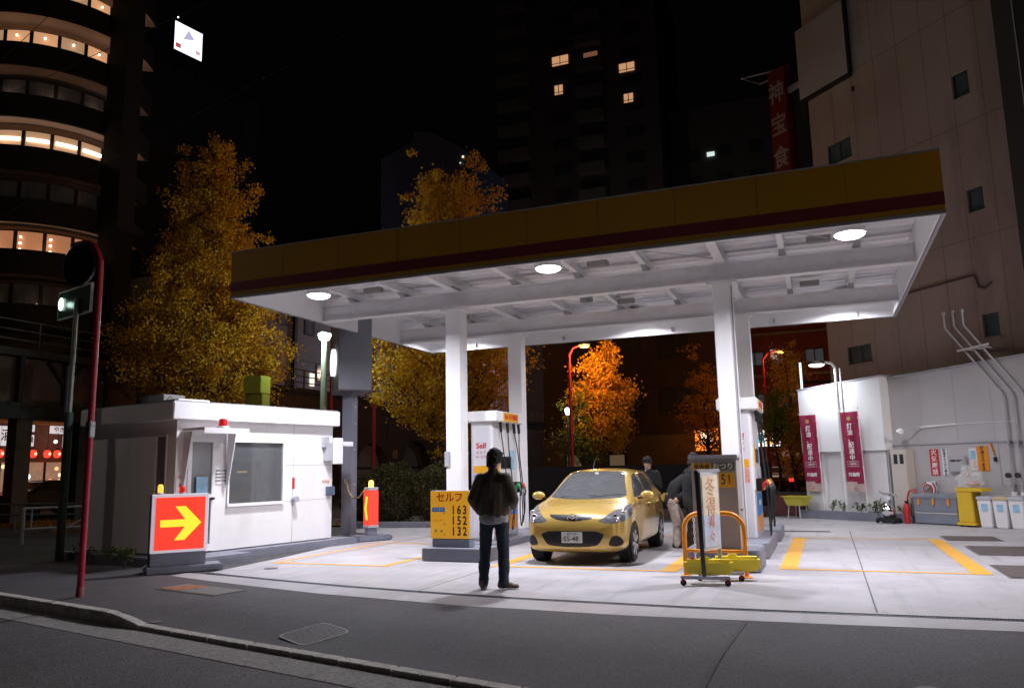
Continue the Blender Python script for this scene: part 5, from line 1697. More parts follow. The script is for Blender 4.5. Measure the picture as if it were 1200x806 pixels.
MB().lathe([(.10, 0), (.10, .02)], n=16).build('foot', 'greyl', t)
t = thing('tyre_inflator', 'chrome portable tyre inflator trolley with upright handlebar', 'inflator', wp(2.70, -.55), WA)
MB().ball((0, 0, .29), (.17, .14, .18), 20, 12).build('air_tank', 'chrome', t, smooth=True)
bx('base', 'dark', -.26, .26, -.14, .14, .05, .13, t, .02)
MB().tube([(.0, .05, .12), (.02, .08, .70)], .024, 8).build('column', 'steel', t, smooth=True)
MB().tube([(-.22, .02, .76), (-.10, .06, .70), (.10, .10, .70), (.20, .12, .62)], .024, 8).build('handlebar', 'chrome', t, smooth=True)
MB().lathe([(.05, -.01), (.05, .02)], c=(.02, .04, .60), n=16, axis='y').build('gauge', 'textwht', t)
for x in (-.22, .22):
    for y in (-.12, .12): MB().lathe([(.045, -.02), (.05, -.01), (.05, .01), (.045, .02)], c=(x, y, .05), n=14, axis='x').build('wheel', 'rubber', t, smooth=True)
MB().tube([(-.05, -.1, .35), (-.18, -.16, .45), (-.2, -.1, .2), (-.1, -.17, .14)], .010, 6).build('hose', 'rubber', t, smooth=True)
t = thing('washing_tub', 'yellow plastic tub on a trestle below the left banner', 'tub', wp(-.05, -.45), WA)
mb = MB()
for (x0, x1, y0, y1, z) in ((-.33, .33, -.2, .2, .58), (-.24, .24, -.15, .15, .34)):
    mb.v += [(x0, y0, z), (x1, y0, z), (x1, y1, z), (x0, y1, z)]
mb.f += [(0, 1, 5, 4), (1, 2, 6, 5), (2, 3, 7, 6), (3, 0, 4, 7), (4, 5, 6, 7)]
mb.build('tub', mat('tubm', (.52, .46, .06), .45), t, bevel=.01)
MB().box(-.36, .36, -.23, -.20, .57, .60).box(-.36, .36, .20, .23, .57, .60).box(-.36, -.33, -.20, .20, .57, .60).box(.33, .36, -.20, .20, .57, .60).build('rim', bpy.data.materials['tubm'], t)
mb = MB()
for x in (-.17, .17):
    for y in (-.14, .14): mb.bar((x, y, .35), (x * 1.2, y * 1.2, 0), .025, .025)
each(mb, 'leg', 'greyl', t)

# ================================================================== BROWN BUILDING ON THE RIGHT
bb = thing('brown_building', 'tall plain brown panelled building behind the white boundary wall', 'building', (.32, 25.68, 0), R(-45))
BW = 6.55
wins = [(.60, 1.52, 10.50, 11.16), (4.90, 5.36, 10.72, 11.40), (4.96, 5.40, 7.65, 8.26), (5.00, 5.43, 4.45, 5.03), (.72, 1.58, 4.32, 4.84)]
mb = MB()
wall_with_holes(mb, 0, BW, 0, 24, [w_ for w_ in wins], 0, .3)
mb.build('facade', 'brown', bb)
bx('rear_mass', 'brown', 0, BW, .3, 10, 0, 24, bb)
mb = MB()
for u in (.95, 1.75, 2.55, 3.35, 4.15, 4.9, 5.7): mb.box(u - .005, u + .005, -.002, .001, 3, 24)
for z in (7.0, 10.0, 13.1, 16.2): mb.box(0, BW, -.0025, .001, z - .006, z + .006)
mb.build('panel_joint', mat('bj', (.17, .13, .12), .9), bb)
for (a, b, c, d) in wins:
    fr = MB()
    fr.box(a, b, .06, .12, c, c + .04); fr.box(a, b, .06, .12, d - .04, d); fr.box(a, a + .04, .06, .12, c + .04, d - .04); fr.box(b - .04, b, .06, .12, c + .04, d - .04)
    if b - a > .7: fr.box((a + b) / 2 - .02, (a + b) / 2 + .02, .06, .12, c + .04, d - .04)
    fr = fr.build('window', mat('winf', (.10, .11, .11), .4, metal=.5), bb)
    bx('pane', mat('winp', (.11, .15, .16), .12, var=.2, scale=3), a + .04, b - .04, .09, .10, c + .04, d - .04, fr)
    bx('sill', 'brown', a - .04, b + .04, -.05, .06, c - .05, c - .005, fr)
bd = bx('blank_board', mat('board', (.46, .42, .41), .6, var=.03), -.19, 1.76, -.14, -.02, 13.05, 15.42, bb)
bx('board_edge', 'dark', -.2, 1.80, -.13, -.01, 12.93, 13.04, bb)
bx('board_edge', 'dark', 1.765, 1.83, -.13, -.01, 13.04, 15.5, bb)
MB().tube([(2.6, -.06, 6.0), (4.9, -.06, 6.05), (4.98, -.06, 6.02), (5.05, -.06, 5.72), (5.2, -.06, 5.66), (5.4, -.06, 5.78)], .028, 8).build('conduit', mat('rustp', (.13, .09, .08), .7), bb, smooth=True)
bx('vent_hole', 'dark', 1.75, 1.83, -.03, 0, 12.45, 12.6, bb)
for k in range(2): bx('balcony', mat('balc', (.20, .18, .17), .8), -.55, -.01, .4, 2.2, 10.7 + 4 * k - .6, 11.5 + 4 * k - .6, bb)
nb_ = thing('neighbour_building', 'dark grey building edge at the far right of the frame', 'building', (.32, 25.68, 0), R(-45))
bx('facade', 'darkb', BW + .02, BW + 12, -.6, 9, 0, 26, nb_)
bx('corner_strip', mat('nbb', (.06, .055, .055), .8), BW + .03, BW + .5, -.66, -.61, 0, 26, nb_)

# vertical red sign with white characters
t = thing('vertical_sign', 'tall red vertical sign with white characters and a metal frame on top', 'sign', (-.62, 27.0, 0), R(-40))
bx('sign_body', mat('vsred', (.15, .012, .02), .5), -.36, .36, 0, .30, 9.3, 14.9, t)
sb = bx('sign_face', mat('vsred2', (.15, .010, .018), .5), -.35, .35, -.02, -.001, 9.32, 14.88, t)
for k, ch in enumerate('神宝食堂'): text(ch, .80, mat('vswh', (.34, .30, .29), .6), (-.02, -.024, 14.0 - k * 1.16), 0, sb, bold=.014, sx=.85)
mb = MB()
mb.tube([(-.34, 0, 14.95), (-1.1, -.5, 14.95), (-1.1, .4, 14.95), (-.34, .5, 14.95)], .025, 6)
mb.tube([(-.34, 0, 14.95), (.34, .3, 14.95)], .025, 6)
each(mb, 'top_frame', 'greyl', t)
bx('backing', 'darkb', .0, .9, .31, .9, 9.3, 14.3, t)
bx('support_arm', 'greyl', .36, 1.5, .1, .2, 13.9, 14.1, t); bx('support_arm', 'greyl', .36, 1.5, .1, .2, 10.6, 10.8, t)

# ================================================================== BUILDINGS BEHIND
def facade(name, label, x0, x1, y, depth, h, m, cols, rows, z0, dz, ww, wh, lit=(), wm='pane', rz=0, x_in=.8, cat='building', frame=True):
    t = thing(name, label, cat, (x0, y, 0), rz)
    W = x1 - x0
    bx('wall', m, 0, W, 0, depth, 0, h, t)
    bx('parapet', m, -.1, W + .1, -.1, depth + .1, h, h + .4, t)
    for r_ in range(rows):
        for c in range(cols):
            a = x_in + (W - 2 * x_in) * (c + .5) / cols - ww / 2
            z = z0 + dz * r_
            fr = MB()
            fr.box(a - .06, a + ww + .06, -.05, -.002, z - .06, z); fr.box(a - .06, a + ww + .06, -.05, -.002, z + wh, z + wh + .06)
            fr.box(a - .06, a, -.05, -.002, z, z + wh); fr.box(a + ww, a + ww + .06, -.05, -.002, z, z + wh); fr.box(a + ww / 2 - .03, a + ww / 2 + .03, -.05, -.002, z, z + wh)
            fr = fr.build('window', 'iron', t)
            bx('pane', 'warmwin' if (c, r_) in lit else wm, a, a + ww, -.02, -.003, z, z + wh, fr)
    return t
mid = facade('apartment_block', 'dark brown apartment block behind the black hoarding', -14.6, -4.9, 42, 8, 15, mat('midb', (.06, .036, .032), .85, var=.2, scale=2), 3, 4, 4.2, 3.1, 1.5, 1.3, x_in=1.0, wm='iron')
bx('stone_base', 'stone', -.05, 9.75, -.12, -.003, 0, 3.1, mid)
for k, x in enumerate((1.2, 3.6)):
    d_ = bx('doorway', 'dark', x, x + 1.1, -.16, -.121, .2, 2.3, mid)
    bx('doorway_light', mat('dwl', (.45, .38, .25), .5, emit=(.5, .4, .25), es=.12), x + .15, x + .95, -.19, -.165, 1.5, 2.1, d_)
redb = facade('red_building', 'dim red brick building behind the right pump under the street lamp', -4.5, 2.6, 46, 8, 13, mat('redb', (.20, .045, .04), .8, var=.2, scale=2), 4, 3, 4.6, 2.35, .9, .7, wm=mat('bluep', (.18, .22, .27), .15, emit=(.2, .26, .33), es=.10), x_in=.4)
for k in range(3): bx('ledge', mat('ledg', (.22, .16, .15), .7), 0, 7.1, -.5, -.01, 6.2 + k * 2.35, 6.35 + k * 2.35, redb)
sg_ = bx('small_sign', mat('smsg', (.7, .6, .6), .5, emit=(.8, .55, .5), es=.35), 2.05, 2.45, -.3, -.2, 7.2, 7.75, redb)
tw = thing('tower_block', 'tall dark tower block with a few warm lit windows high up', 'building', (-31, 80, 0), 0)
td = mat('towerd', (.075, .066, .064), .85, var=.2, scale=.6)
bx('main_mass', td, 0, 17.2, 0, 14, 0, 57, tw)
for k in range(13):
    for (xa, xb) in ((-1.2, 2.5), (8.2, 11.2)):
        bx('balcony', mat('balcd', (.13, .115, .11), .8) if k == 0 and xa < 0 else bpy.data.materials['balcd'], xa, xb, -1.2, -.01, 18 + k * 3.0, 19.1 + k * 3.0, tw)
    for x in (5.2, 13.4):
        z = 18.6 + k * 3.0
        if z < 55: bx('window', 'iron', x, x + 2.0, -.06, -.004, z, z + 1.3, tw)
for (x, z, w_, h_) in ((5.3, 46.6, 1.9, 1.1), (5.5, 43.1, .95, 1.1), (13.0, 44.2, 1.7, 1.0), (13.4, 40.6, 1.0, 1.0)):
    fr = bx('window', 'warmwin', x, x + w_, -.14, -.08, z, z + h_, tw)
    bx('mullion', 'dark', x + w_ / 2 - .04, x + w_ / 2 + .04, -.17, -.145, z, z + h_, fr)
    bx('railing', 'dark', x - .1, x + w_ + .1, -.22, -.18, z + .18, z + .24, fr)
bx('window', mat('dimw', (.2, .1, .06), .5, emit=(.45, .2, .1), es=.35), 9.0, 10.6, -.1, -.02, 46.9, 47.4, tw)
bx('window', 'warmwin2', 9.1, 10.2, -.14, -.05, 45.35, 45.55, tw)
lt = facade('long_block', 'long dark block right of the tower with one small white light', -13.6, 8, 84, 12, 40, td, 6, 3, 28, 3.2, 1.4, 1.2, wm='iron')
bx('lit_window', glow('wl2', (.75, .9, .85), .9), 4.0, 4.8, -.2, -.05, 34.6, 35.05, lt)
bl_ = thing('blue_building', 'dim bluish plain building peeking over the canopy behind the tree', 'building', (-36.1, 60, 0), R(0))
bm_ = mat('blueb', (.10, .12, .22), .8, var=.08, scale=.5)
MB().prism([(0, 0), (9.2, 0), (9.2, 28.9), (4.9, 31.7), (3.4, 31.9), (3.2, 31.0), (0, 29.8)], 0, 8, 'y').build('main_mass', bm_, bl_)
bx('lit_lamp', glow('bll', (1, .75, .5), 1.5), 8.25, 8.4, -.12, -.02, 28.6, 28.75, bl_)
bx('lit_lamp', glow('bll2', (.6, .8, .7), .8), 8.0, 8.12, -.12, -.02, 28.1, 28.2, bl_)
# roof billboard, lit
db = thing('dark_block', 'unlit dark block under the bright roof billboard', 'building', (-61.9, 57.5, 0), math.atan2(.98, .2))
bx('main_mass', td, -4, 14, .8, 12, 0, 45, db)
t = thing('billboard', 'bright white lit billboard high on a dark roof at upper left', 'billboard', (-61.8, 60.0, 0), math.atan2(.98, .2))
bx('frame', 'dark', -.08, 3.43, .02, .4, 46.6, 50.0, t)
bx('support', 'iron', .4, .6, .05, .35, 44.5, 46.6, t); bx('support', 'iron', 2.8, 3.0, .05, .35, 44.5, 46.6, t)
f = bx('lit_face', glow('bbf', (.86, .88, 1.0), 1.5), 0, 3.35, -.02, .019, 46.68, 49.92, t)
MB().add([(1.0, -.03, 48.2), (2.4, -.03, 48.7), (1.6, -.03, 49.5)], [(0, 1, 2)]).build('print', mat('bbp', (.5, .5, .65), .5, emit=(.55, .52, .75), es=.9), f)
bx('print', mat('bbr', (.6, .1, .1), .5, emit=(.7, .1, .1), es=.7), .15, .75, -.035, -.021, 47.0, 47.5, f)
bx('print', mat('bbr2', (.6, .4, .4), .5, emit=(.8, .5, .55), es=.8), 2.6, 3.1, -.035, -.021, 47.2, 47.6, f)
bx('lamp', glow('bbl', (1, .95, .9), 4), -.05, .05, -.5, -.4, 50.1, 50.2, t)

# round tower with curved balconies at upper left
cx, cy, cr = -49.2, 37.0, 6.6
rt = thing('round_building', 'dark cylindrical building with lit curved balconies at upper left', 'building', (cx, cy, 0))
# facing angle towards the camera
fa = math.atan2(-cy, -cx)
def arc_band(name, m, r0, r1, z0, z1, a0, a1, parent, n=28):
    mb = MB()
    for i in range(n + 1):
        a = a0 + (a1 - a0) * i / n
        for r_, z in ((r0, z0), (r1, z0), (r1, z1), (r0, z1)): mb.v.append((r_ * math.cos(a), r_ * math.sin(a), z))
    for i in range(n):
        for j in range(4): mb.f.append((i * 4 + j, i * 4 + (j + 1) % 4, (i + 1) * 4 + (j + 1) % 4, (i + 1) * 4 + j))
    mb.f += [(0, 1, 2, 3), (n * 4 + 3, n * 4 + 2, n * 4 + 1, n * 4)]
    return mb.build(name, m, parent, smooth=True, angle=30) if False else mb.build(name, m, parent)
core = mat('rcore', (.10, .075, .06), .8)
MB().lathe([(cr - 2.6, 0), (cr - 2.6, 46)], n=48).build('core', core, rt)
soff = mat('soffit', (.42, .32, .27), .7)
para = mat('para', (.028, .024, .022), .7)
a0, a1 = fa - 1.75, fa + 1.22
floors = [(11.9, 'dim'), (15.25, 'bulbs'), (18.5, 'dark'), (21.85, 'bright'), (25.25, 'soffit'), (28.7, 'warm'), (32.2, 'warm'), (35.7, 'dark')]
for z, kind in floors:
    # z = top of the parapet; window band above it, slab of the next floor over that
    fl = arc_band('balcony', para, cr - .15, cr, z - 1.55, z, a0, a1, rt)
    arc_band('balcony_slab', soff, cr - 2.55, cr, z + 1.93, z + 1.945, a0, a1, rt)
    arc_band('window_sill', core, cr - 1.35, cr - 1.25, z - 1.5, z + .02, a0, a1, rt)
    n_ = 10
    for k in range(n_):
        b0 = a0 + (a1 - a0) * k / n_ + .02; b1 = a0 + (a1 - a0) * (k + 1) / n_ - .02
        if kind in ('warm', 'bulbs'): m_ = 'warmwin' if (k % 3 or kind == 'bulbs') else 'warmwin2'
        elif kind == 'bright': m_ = 'warmwin2'
        else: m_ = 'pane'
        if kind == 'bulbs': m_ = 'rbulbwin'
        if m_ == 'rbulbwin' and 'rbulbwin' not in X: X['rbulbwin'] = glow('rbulbwin', (1, .42, .2), .32)
        win = arc_band('window', m_, cr - 1.32, cr - 1.28, z + .02, z + 1.45, b0, b1, rt, 4)
        arc_band('mullion', 'dark', cr - 1.36, cr - 1.22, z + .02, z + 1.45, b1, b1 + .04, rt, 1)
        if kind == 'bulbs' and 2 <= k <= 8:
            for q in range(3):
                a = b0 + .04; r_ = cr - 1.1
                MB().ball((r_ * math.cos(a), r_ * math.sin(a), z + .25 + q * .4), .075, 8, 5).build('bulb', 'bulb', win)
        if kind == 'bright' and 3 <= k <= 7:
            arc_band('light_strip', glow('strip%d' % k, (1, .88, .7), 3.0), cr - 1.20, cr - 1.14, z + .75, z + .98, b0 + .02, b1 - .01, win, 4)
        if kind == 'warm' and 2 <= k <= 8:
            a = (b0 + b1) / 2; r_ = cr - 1.1
            MB().ball((r_ * math.cos(a), r_ * math.sin(a), z + 1.0), .07, 8, 5).build('bulb', 'bulb', win)
    if kind in ('warm', 'bright', 'bulbs', 'soffit', 'dim'):
        pw = {'warm': 55, 'bright': 75, 'bulbs': 40, 'soffit': 45, 'dim': 12}[kind]
        for q in (-.9, -.45, 0, .45, .9):
            a = fa + q; r_ = cr - .75
            light('balcony_light', 'POINT', pw * .11, (1, .60, .40), (r_ * math.cos(a), r_ * math.sin(a), z + .3), rt, .1)
MB().box(6.7, 8.3, -1.2, .1, 0, 46).build('stair_shaft', mat('shaft', (.035, .027, .025), .8, var=.15, scale=1), rt)

# ================================================================== VIADUCT
vd = thing('viaduct', 'dark elevated railway viaduct with steel girders and brick arches', 'viaduct', (-25, 0, 0))
# local x: into the viaduct is -x
bx('girder', 'iron', -.5, 0, 6, 25.2, 3.45, 4.0, vd)
bx('girder', 'iron', -.6, .10, 6, 76, 5.55, 5.80, vd)
bx('deck', 'iron', -8, -.5, 6, 76, 4.6, 5.5, vd)
bx('web_panel', mat('webp', (.14, .085, .065), .8, var=.25, scale=1.5), -.45, -.30, 6, 25.2, 4.0, 5.55, vd)
for k in range(11):
    y = 8.0 + k * 1.75
    if y < 25: MB().bar((-.12, y, 4.0), (-.12, y, 5.55), .22, .16).build('stiffener', 'iron', vd)
    if y < 25 and k % 2:
        MB().bar((-.12, y, 4.7), (-.12, y + .7, 5.5), .10, .10).build('brace', 'iron', vd)
        MB().bar((-.12, y, 4.7), (-.12, y - .7, 5.5), .10, .10).build('brace', 'iron', vd)
for y in (18.75, 21.15, 25.4): MB().box(-.5, -.05, y - .28, y + .28, 0, 3.45).build('pier', mat('pierm', (.10, .05, .035), .8, var=.2, scale=3) if y < 19 else 'iron', vd)
rp = MB()
for k in range(46):
    y = 7 + k * 1.5
    rp.box(-.03, .03, y - .03, y + .03, 5.8, 6.75)
rl = MB()
for z in (6.1, 6.42, 6.75): rl.box(-.025, .025, 6, 76, z - .025, z + .025)
rl.build('railing', mat('railm', (.06, .05, .04), .6), vd)
for q in each(rp, 'railing_post', mat('railm2', (.06, .05, .04), .6), vd): pass
# brick part with arches
archm = mat('archb', (.075, .05, .042), .85, var=.3, scale=3, bump=.4, bscale=12)
ys = [(27.5, 31.5), (33.5, 37.5), (39.0, 42.6), (44.2, 48.3), (50.2, 54.2), (56, 60), (62, 66)]
prev = 25.7
mb = MB()
for (a, b) in ys:
    mb.box(-.6, 0, prev, a, 0, 5.55)
    c, r_ = (a + b) / 2, (b - a) / 2
    pr = []
    n = 16
    for i in range(n):
        t0_, t1_ = PI - PI * i / n, PI - PI * (i + 1) / n
        y0_, y1_ = c + r_ * math.cos(t0_), c + r_ * math.cos(t1_)
        z0_, z1_ = 1.35 + r_ * math.sin(t0_), 1.35 + r_ * math.sin(t1_)
        mb.add([(-.6, y0_, z0_), (0, y0_, z0_), (0, y1_, z1_), (-.6, y1_, z1_), (-.6, y0_, 5.55), (0, y0_, 5.55), (0, y1_, 5.55), (-.6, y1_, 5.55)],
               [(0, 3, 2, 1), (4, 5, 6, 7), (0, 1, 5, 4), (1, 2, 6, 5), (2, 3, 7, 6), (3, 0, 4, 7)])
    prev = b
mb.box(-.6, 0, prev, 76, 0, 5.55)
mb.build('brick_wall', archm, vd)
for (a, b) in ys:
    f = bx('arch_infill', mat('infill', (.24, .22, .20), .8, var=.1), -.8, -.62, a - .1, b + .1, 0, 3.6, vd)
    bx('shutter_line', 'dark', -.62, -.605, a + .3, b - .3, 1.6, 1.75, f)
t = thing('wall_plate', 'small red-brown plate on the brick viaduct between two arches', 'plate', (-24.99, 43.4, 2.5))
bx('plate', mat('wplate', (.35, .14, .10), .6), 0, .04, -.3, .3, -.25, .25, t)

be = thing('grey_building', 'grey rendered building behind the viaduct railing left of the lamp', 'building', (-34, 38.5, 0), 0)
gm = mat('greyb', (.26, .24, .21), .8, var=.12, scale=.6)
bx('main_mass', gm, -10, 0, 0, 42, 0, 14.5, be)
for (y, z) in ((7.6, 11.2), (9.1, 8.0), (2.5, 11.5), (4.6, 11.5)):
    f = bx('window', 'iron', .0, .05, y, y + 1.2, z, z + 1.3, be)
    bx('pane', 'pane', .05, .06, y + .08, y + 1.12, z + .08, z + 1.22, f)
bx('lit_window', glow('gwl', (1, .9, .75), 1.2), .06, .12, 8.3, 8.8, 7.6, 8.5, be)
for y in (2.0, 6.2, 14): bx('down_pipe', 'dark', .05, .3, y, y + .3, 0, 14, be)
for z in (9.3, 11.6, 14): bx('band', mat('gband%d' % int(z), (.20, .18, .16), .8), .01, .05, 0, 42, z, z + .06, be)

# ================================================================== BAR STREET UNDER THE VIADUCT (far left)
iz = thing('bar_front', 'brightly lit bar front with red lanterns seen under the viaduct', 'shop', (-34.2, 21.0, 0))
bx('wall', mat('izw', (.25, .12, .07), .7, var=.3, scale=3), -3, 0, 0, 9.5, 0, 5.0, iz)
bx('awning', mat('aw2', (.30, .13, .05), .6, emit=(.5, .16, .04), es=.12), 0, .9, 0, 9.5, 3.95, 4.05, iz)
X['barwin'] = mat('barwin', (.4, .3, .2), .5, var=.8, scale=2.2, emit=(.75, .45, .28), es=.30)
for (a, b, m_) in ((.3, 2.2, 'barwin'), (2.6, 4.4, 'barwin'), (4.8, 6.6, 'barwin'), (6.9, 8.7, 'barwin')):
    f = bx('window', m_, 0, .05, a, b, .8, 2.2, iz)
    bx('mullion', 'dark', .05, .09, (a + b) / 2 - .05, (a + b) / 2 + .05, .8, 2.2, f)
sgm = mat('izs', (.8, .8, .8), .5, emit=(.9, .82, .84), es=.75)
for (a, b, z0, z1, w_, cm) in ((2.75, 3.35, 2.9, 3.75, '酒', 'textred'), (3.65, 4.35, 3.55, 3.85, '大衆', 'textblk'), (3.65, 4.35, 2.9, 3.40, '酒場', 'textred'), (5.15, 6.55, 3.5, 3.85, 'やきとり', 'textred'), (5.85, 6.5, 2.85, 3.42, '生', 'blue')):
    f = bx('lit_sign', sgm, .92, 1.0, a, b, z0, z1, iz)
    text(w_, min((z1 - z0) * .8, (b - a) / len(w_) * .9), cm, (1.006, (a + b) / 2, (z0 + z1) / 2), PI / 2, f, bold=.006)
for k, y in enumerate((24.45, 24.95, 25.35, 26.05, 26.55, 27.0, 27.45, 27.95, 28.4, 23.8, 23.2)):
    t = thing('paper_lantern', 'glowing red paper lantern in the row under the bar awning', 'lantern', (-33.2, y - .0, 2.56), 0, 'red lanterns under the bar awning')
    MB().lathe([(.05, -.18), (.13, -.14), (.165, 0), (.13, .14), (.05, .18)], n=16).build('shade', 'lantern', t, smooth=True)
    MB().lathe([(.07, 0), (.07, .01)], c=(.16, 0, 0), n=12, axis='x').build('mark', glow('lmk', (1, .55, .4), 1.5), t)
    MB().lathe([(.075, .22), (.075, .25)], n=12).build('top_ring', 'black', t); MB().tube([(0, 0, .25), (0, 0, 1.4)], .008, 5).build('cord', 'black', t)
for k, (y, z, c_) in enumerate(((24.3, 2.0, (1, .7, .3)), (25.3, 1.75, (.7, .85, 1)), (25.45, 1.55, (1, 1, 1)), (26.9, 1.9, (1, .4, .2)), (27.1, 1.6, (1, .7, .4)), (27.5, 1.5, (1, .2, .1)), (27.75, 1.7, (1, .8, .5)), (26.6, 1.35, (1, .3, .2)), (26.75, 3.15, (1, .9, .8)))):
    tag(MB().ball((-33.6, y, z), .09 if k not in (1, 2) else .14, 10, 6).build('small_lamp', glow('barl%d' % k, c_, 1.8), smooth=True), ('yellow lamp in the bar window at far left', 'large bluish white lamp low in the bar window', 'white lamp beside the bluish one in the bar window', 'orange-red lamp between the lanterns and the parked car', 'amber lamp low in the right bar window', 'small red lamp low in the right bar window', 'pale amber lamp at the right end of the bar window', 'red lamp lowest in the right bar window', 'white lamp above the row of red lanterns')[k], 'lamp')
mb = thing('vertical_lamp_string', 'short vertical string of small lamps on the dark viaduct post', 'lamp string', (-24.7, 21.1, 0))
for k, z in enumerate((3.05, 2.8, 2.55, 2.1, 1.85, 1.6)):
    MB().ball((0, 0, z), .045, 8, 6).build('bulb', glow('vls%d' % k, ((.8, .8, 1), (.8, .8, 1), (1, .5, .2), (.9, .7, .4), (.9, .6, .3), (.8, .8, .7))[k], 1.2), mb)
MB().tube([(0, 0, 1.5), (0, 0, 3.2)], .01, 5).build('cord', 'black', mb)

def far_car(label, loc, rz, m_, front=True, on=True):
    t = thing('parked_car', label, 'car', loc, rz)
    # simple saloon seen small and dark; local +Y forward
    prof = [(-2.1, .35), (-2.12, .8), (-1.85, .95), (-1.35, 1.0), (-.95, 1.38), (.35, 1.42), (1.0, 1.0), (1.85, .85), (2.1, .65), (2.1, .35)]
    MB().prism(prof, -.82, .82, 'x').build('body', m_, t, bevel=.08, seg=3)
    MB().prism([(-1.25, 1.02), (-.92, 1.32), (.30, 1.36), (.82, 1.02)], -.83, .83, 'x').build('window_band', 'carglass', t)
    for y in (-1.3, 1.3):
        for s_ in (-1, 1): MB().lathe([(.2, -.09), (.3, -.08), (.3, .08), (.2, .09)], c=(s_ * .76, y, .3), n=20, axis='x').build('wheel', 'rubber', t, smooth=True)
    for s_ in (-1, 1):
        bx('headlight', glow('hlg', (1, .93, .75), 4.0 if on else .3), s_ * .62 - .14, s_ * .62 + .14, 2.08, 2.14, .58, .72, t, .01)
        bx('tail_light', glow('tlg', (1, .03, .02), 2.2 if on else .25), s_ * .66 - .12, s_ * .66 + .12, -2.17, -2.1, .68, .84, t, .01)
    return t
far_car('dark car parked under the viaduct at far left', (-28.6, 22.9, 0), R(-8), mat('carA', (.03, .035, .04), .3, coat=1), on=False)
far_car('second dark car with faint lamps in front of the lantern bar', (-30.2, 24.4, 0), R(205), mat('carB', (.06, .06, .065), .3, coat=1), on=True)

# traffic on the cross street at right
for (x, y, rz, lab) in ((-2.35, 41.0, R(4), 'car with red tail lamps on the street beyond the low wall, leftmost'), (-1.5, 43.5, R(4), 'car with red tail lamps farther along the street'),
                        (-3.1, 36.0, R(184), 'oncoming car with pale headlamps beyond the low wall')):
    far_car(lab, (x, y, -.02), rz, mat('carC', (.04, .04, .045), .35, coat=1))

# ================================================================== HOARDING, LOW WALL, HEDGES
hd_ = thing('hoarding', 'long low black hoarding at the back of the forecourt', 'hoarding', (-9.4, 19.3, 0), math.atan2(24.55 - 19.3, -1.55 + 9.4))
L2 = math.hypot(24.55 - 19.3, 7.85)
hm = X['hoardm']
bx('panel', hm, 0, L2, 0, .08, 0, 1.52, hd_)
mb = MB()
for k in range(9): mb.box(k * L2 / 8 - .04, k * L2 / 8 + .04, .08, .16, 0, 1.5)
each(mb, 'post', hm, hd_)
bx('foot_board', mat('foot', (.05, .022, .02), .8), 0, L2, -.03, -.002, 0, .28, hd_)
lw = thing('low_wall', 'low dark red wall at the back right of the forecourt', 'wall', (-1.5, 24.6, 0), R(-15))
bx('wall', mat('loww', (.12, .035, .03), .8, var=.2, scale=3), 0, 1.6, 0, .15, 0, .62, lw)
bx('coping', 'dark', -.02, 1.62, -.03, .18, .62, .67, lw)
kb = thing('verge_kerb', 'low grey kerb along the back of the forecourt by the shrubs', 'kerb', (0, 0, 0))
MB().bar((-12.2, 18.85, .05), (-9.2, 19.2, .05), .16, .18).build('stones', 'greyp', kb)
struct(flatpoly('verge', [(-13.5, 18.9), (-9.1, 19.3), (-9.1, 23), (-14, 23)], .03, 'soil'))
X['shrubleaf'] = leaf_mat('shrubleaf', (.022, .028, .008), (.075, .05, .012), 5)
def leaves_mesh(name, C, S, m_, parent, rng, aspect=.7):
    """C: centres (n,3); S: sizes"""
    n = len(C)
    d1 = rng.normal(size=(n, 3)); d1 /= np.linalg.norm(d1, axis=1)[:, None]
    d2 = rng.normal(size=(n, 3)); d2 -= d1 * (d1 * d2).sum(1)[:, None]; d2 /= np.linalg.norm(d2, axis=1)[:, None]
    S = S[:, None]
    V = np.stack([C - d1 * S * .5, C + d2 * S * aspect * .5 + d1 * S * .1, C + d1 * S * .5, C - d2 * S * aspect * .5 + d1 * S * .1], 1).reshape(-1, 3)
    me = bpy.data.meshes.new(name)
    me.vertices.add(4 * n); me.vertices.foreach_set('co', V.astype('f4').ravel())
    me.loops.add(4 * n); me.loops.foreach_set('vertex_index', np.arange(4 * n, dtype='i4'))
    me.polygons.add(n); me.polygons.foreach_set('loop_start', np.arange(0, 4 * n, 4, dtype='i4')); me.polygons.foreach_set('loop_total', np.full(n, 4, dtype='i4'))
    me.update(); me.validate()
    return link(name, me, m_, parent)
def shrub(label, loc, r_, h, seed, group='rounded shrubs behind the forecourt'):
    rng = np.random.default_rng(seed)
    t = thing('shrub', label, 'shrub', loc, 0, group)
    for k in range(4):
        a = k * 1.6; MB().tube([(0, 0, 0), (.2 * math.cos(a), .2 * math.sin(a), h * .3), (.4 * math.cos(a) * r_, .4 * math.sin(a) * r_, h * .7)], [.03, .02, .01], 6).build('stem', 'bark', t)
    n = 9000
    u = rng.normal(size=(n, 3)); u /= np.linalg.norm(u, axis=1)[:, None]
    rad = 1 - np.abs(rng.normal(size=n)) * .13
    lump = np.array([1 + .16 * noise.noise(Vector(q) * 2.6 + Vector((seed, 0, 0))) for q in u])
    C = u * (rad * lump)[:, None] * np.array([r_, r_, h / 2]) + np.array([0, 0, h / 2])
    C = C[C[:, 2] > .05]
    leaves_mesh('foliage', C, rng.uniform(.035, .075, len(C)), 'shrubleaf', t, rng)
    return t
shrub('round shrub just right of the sign tower post', (-11.55, 19.9, 0), .85, 1.72, 1)
shrub('round shrub left of the yellow price sign with sparse yellow leaves', (-10.15, 20.1, 0), .85, 1.70, 2)
shrub('low dark shrub between the two round shrubs and the pump', (-9.0, 20.9, 0), .75, 1.35, 3)
shrub('low dark shrub hidden behind the sign tower post', (-12.9, 20.6, 0), .8, 1.4, 4)
rng = np.random.default_rng(5)
n = 2600
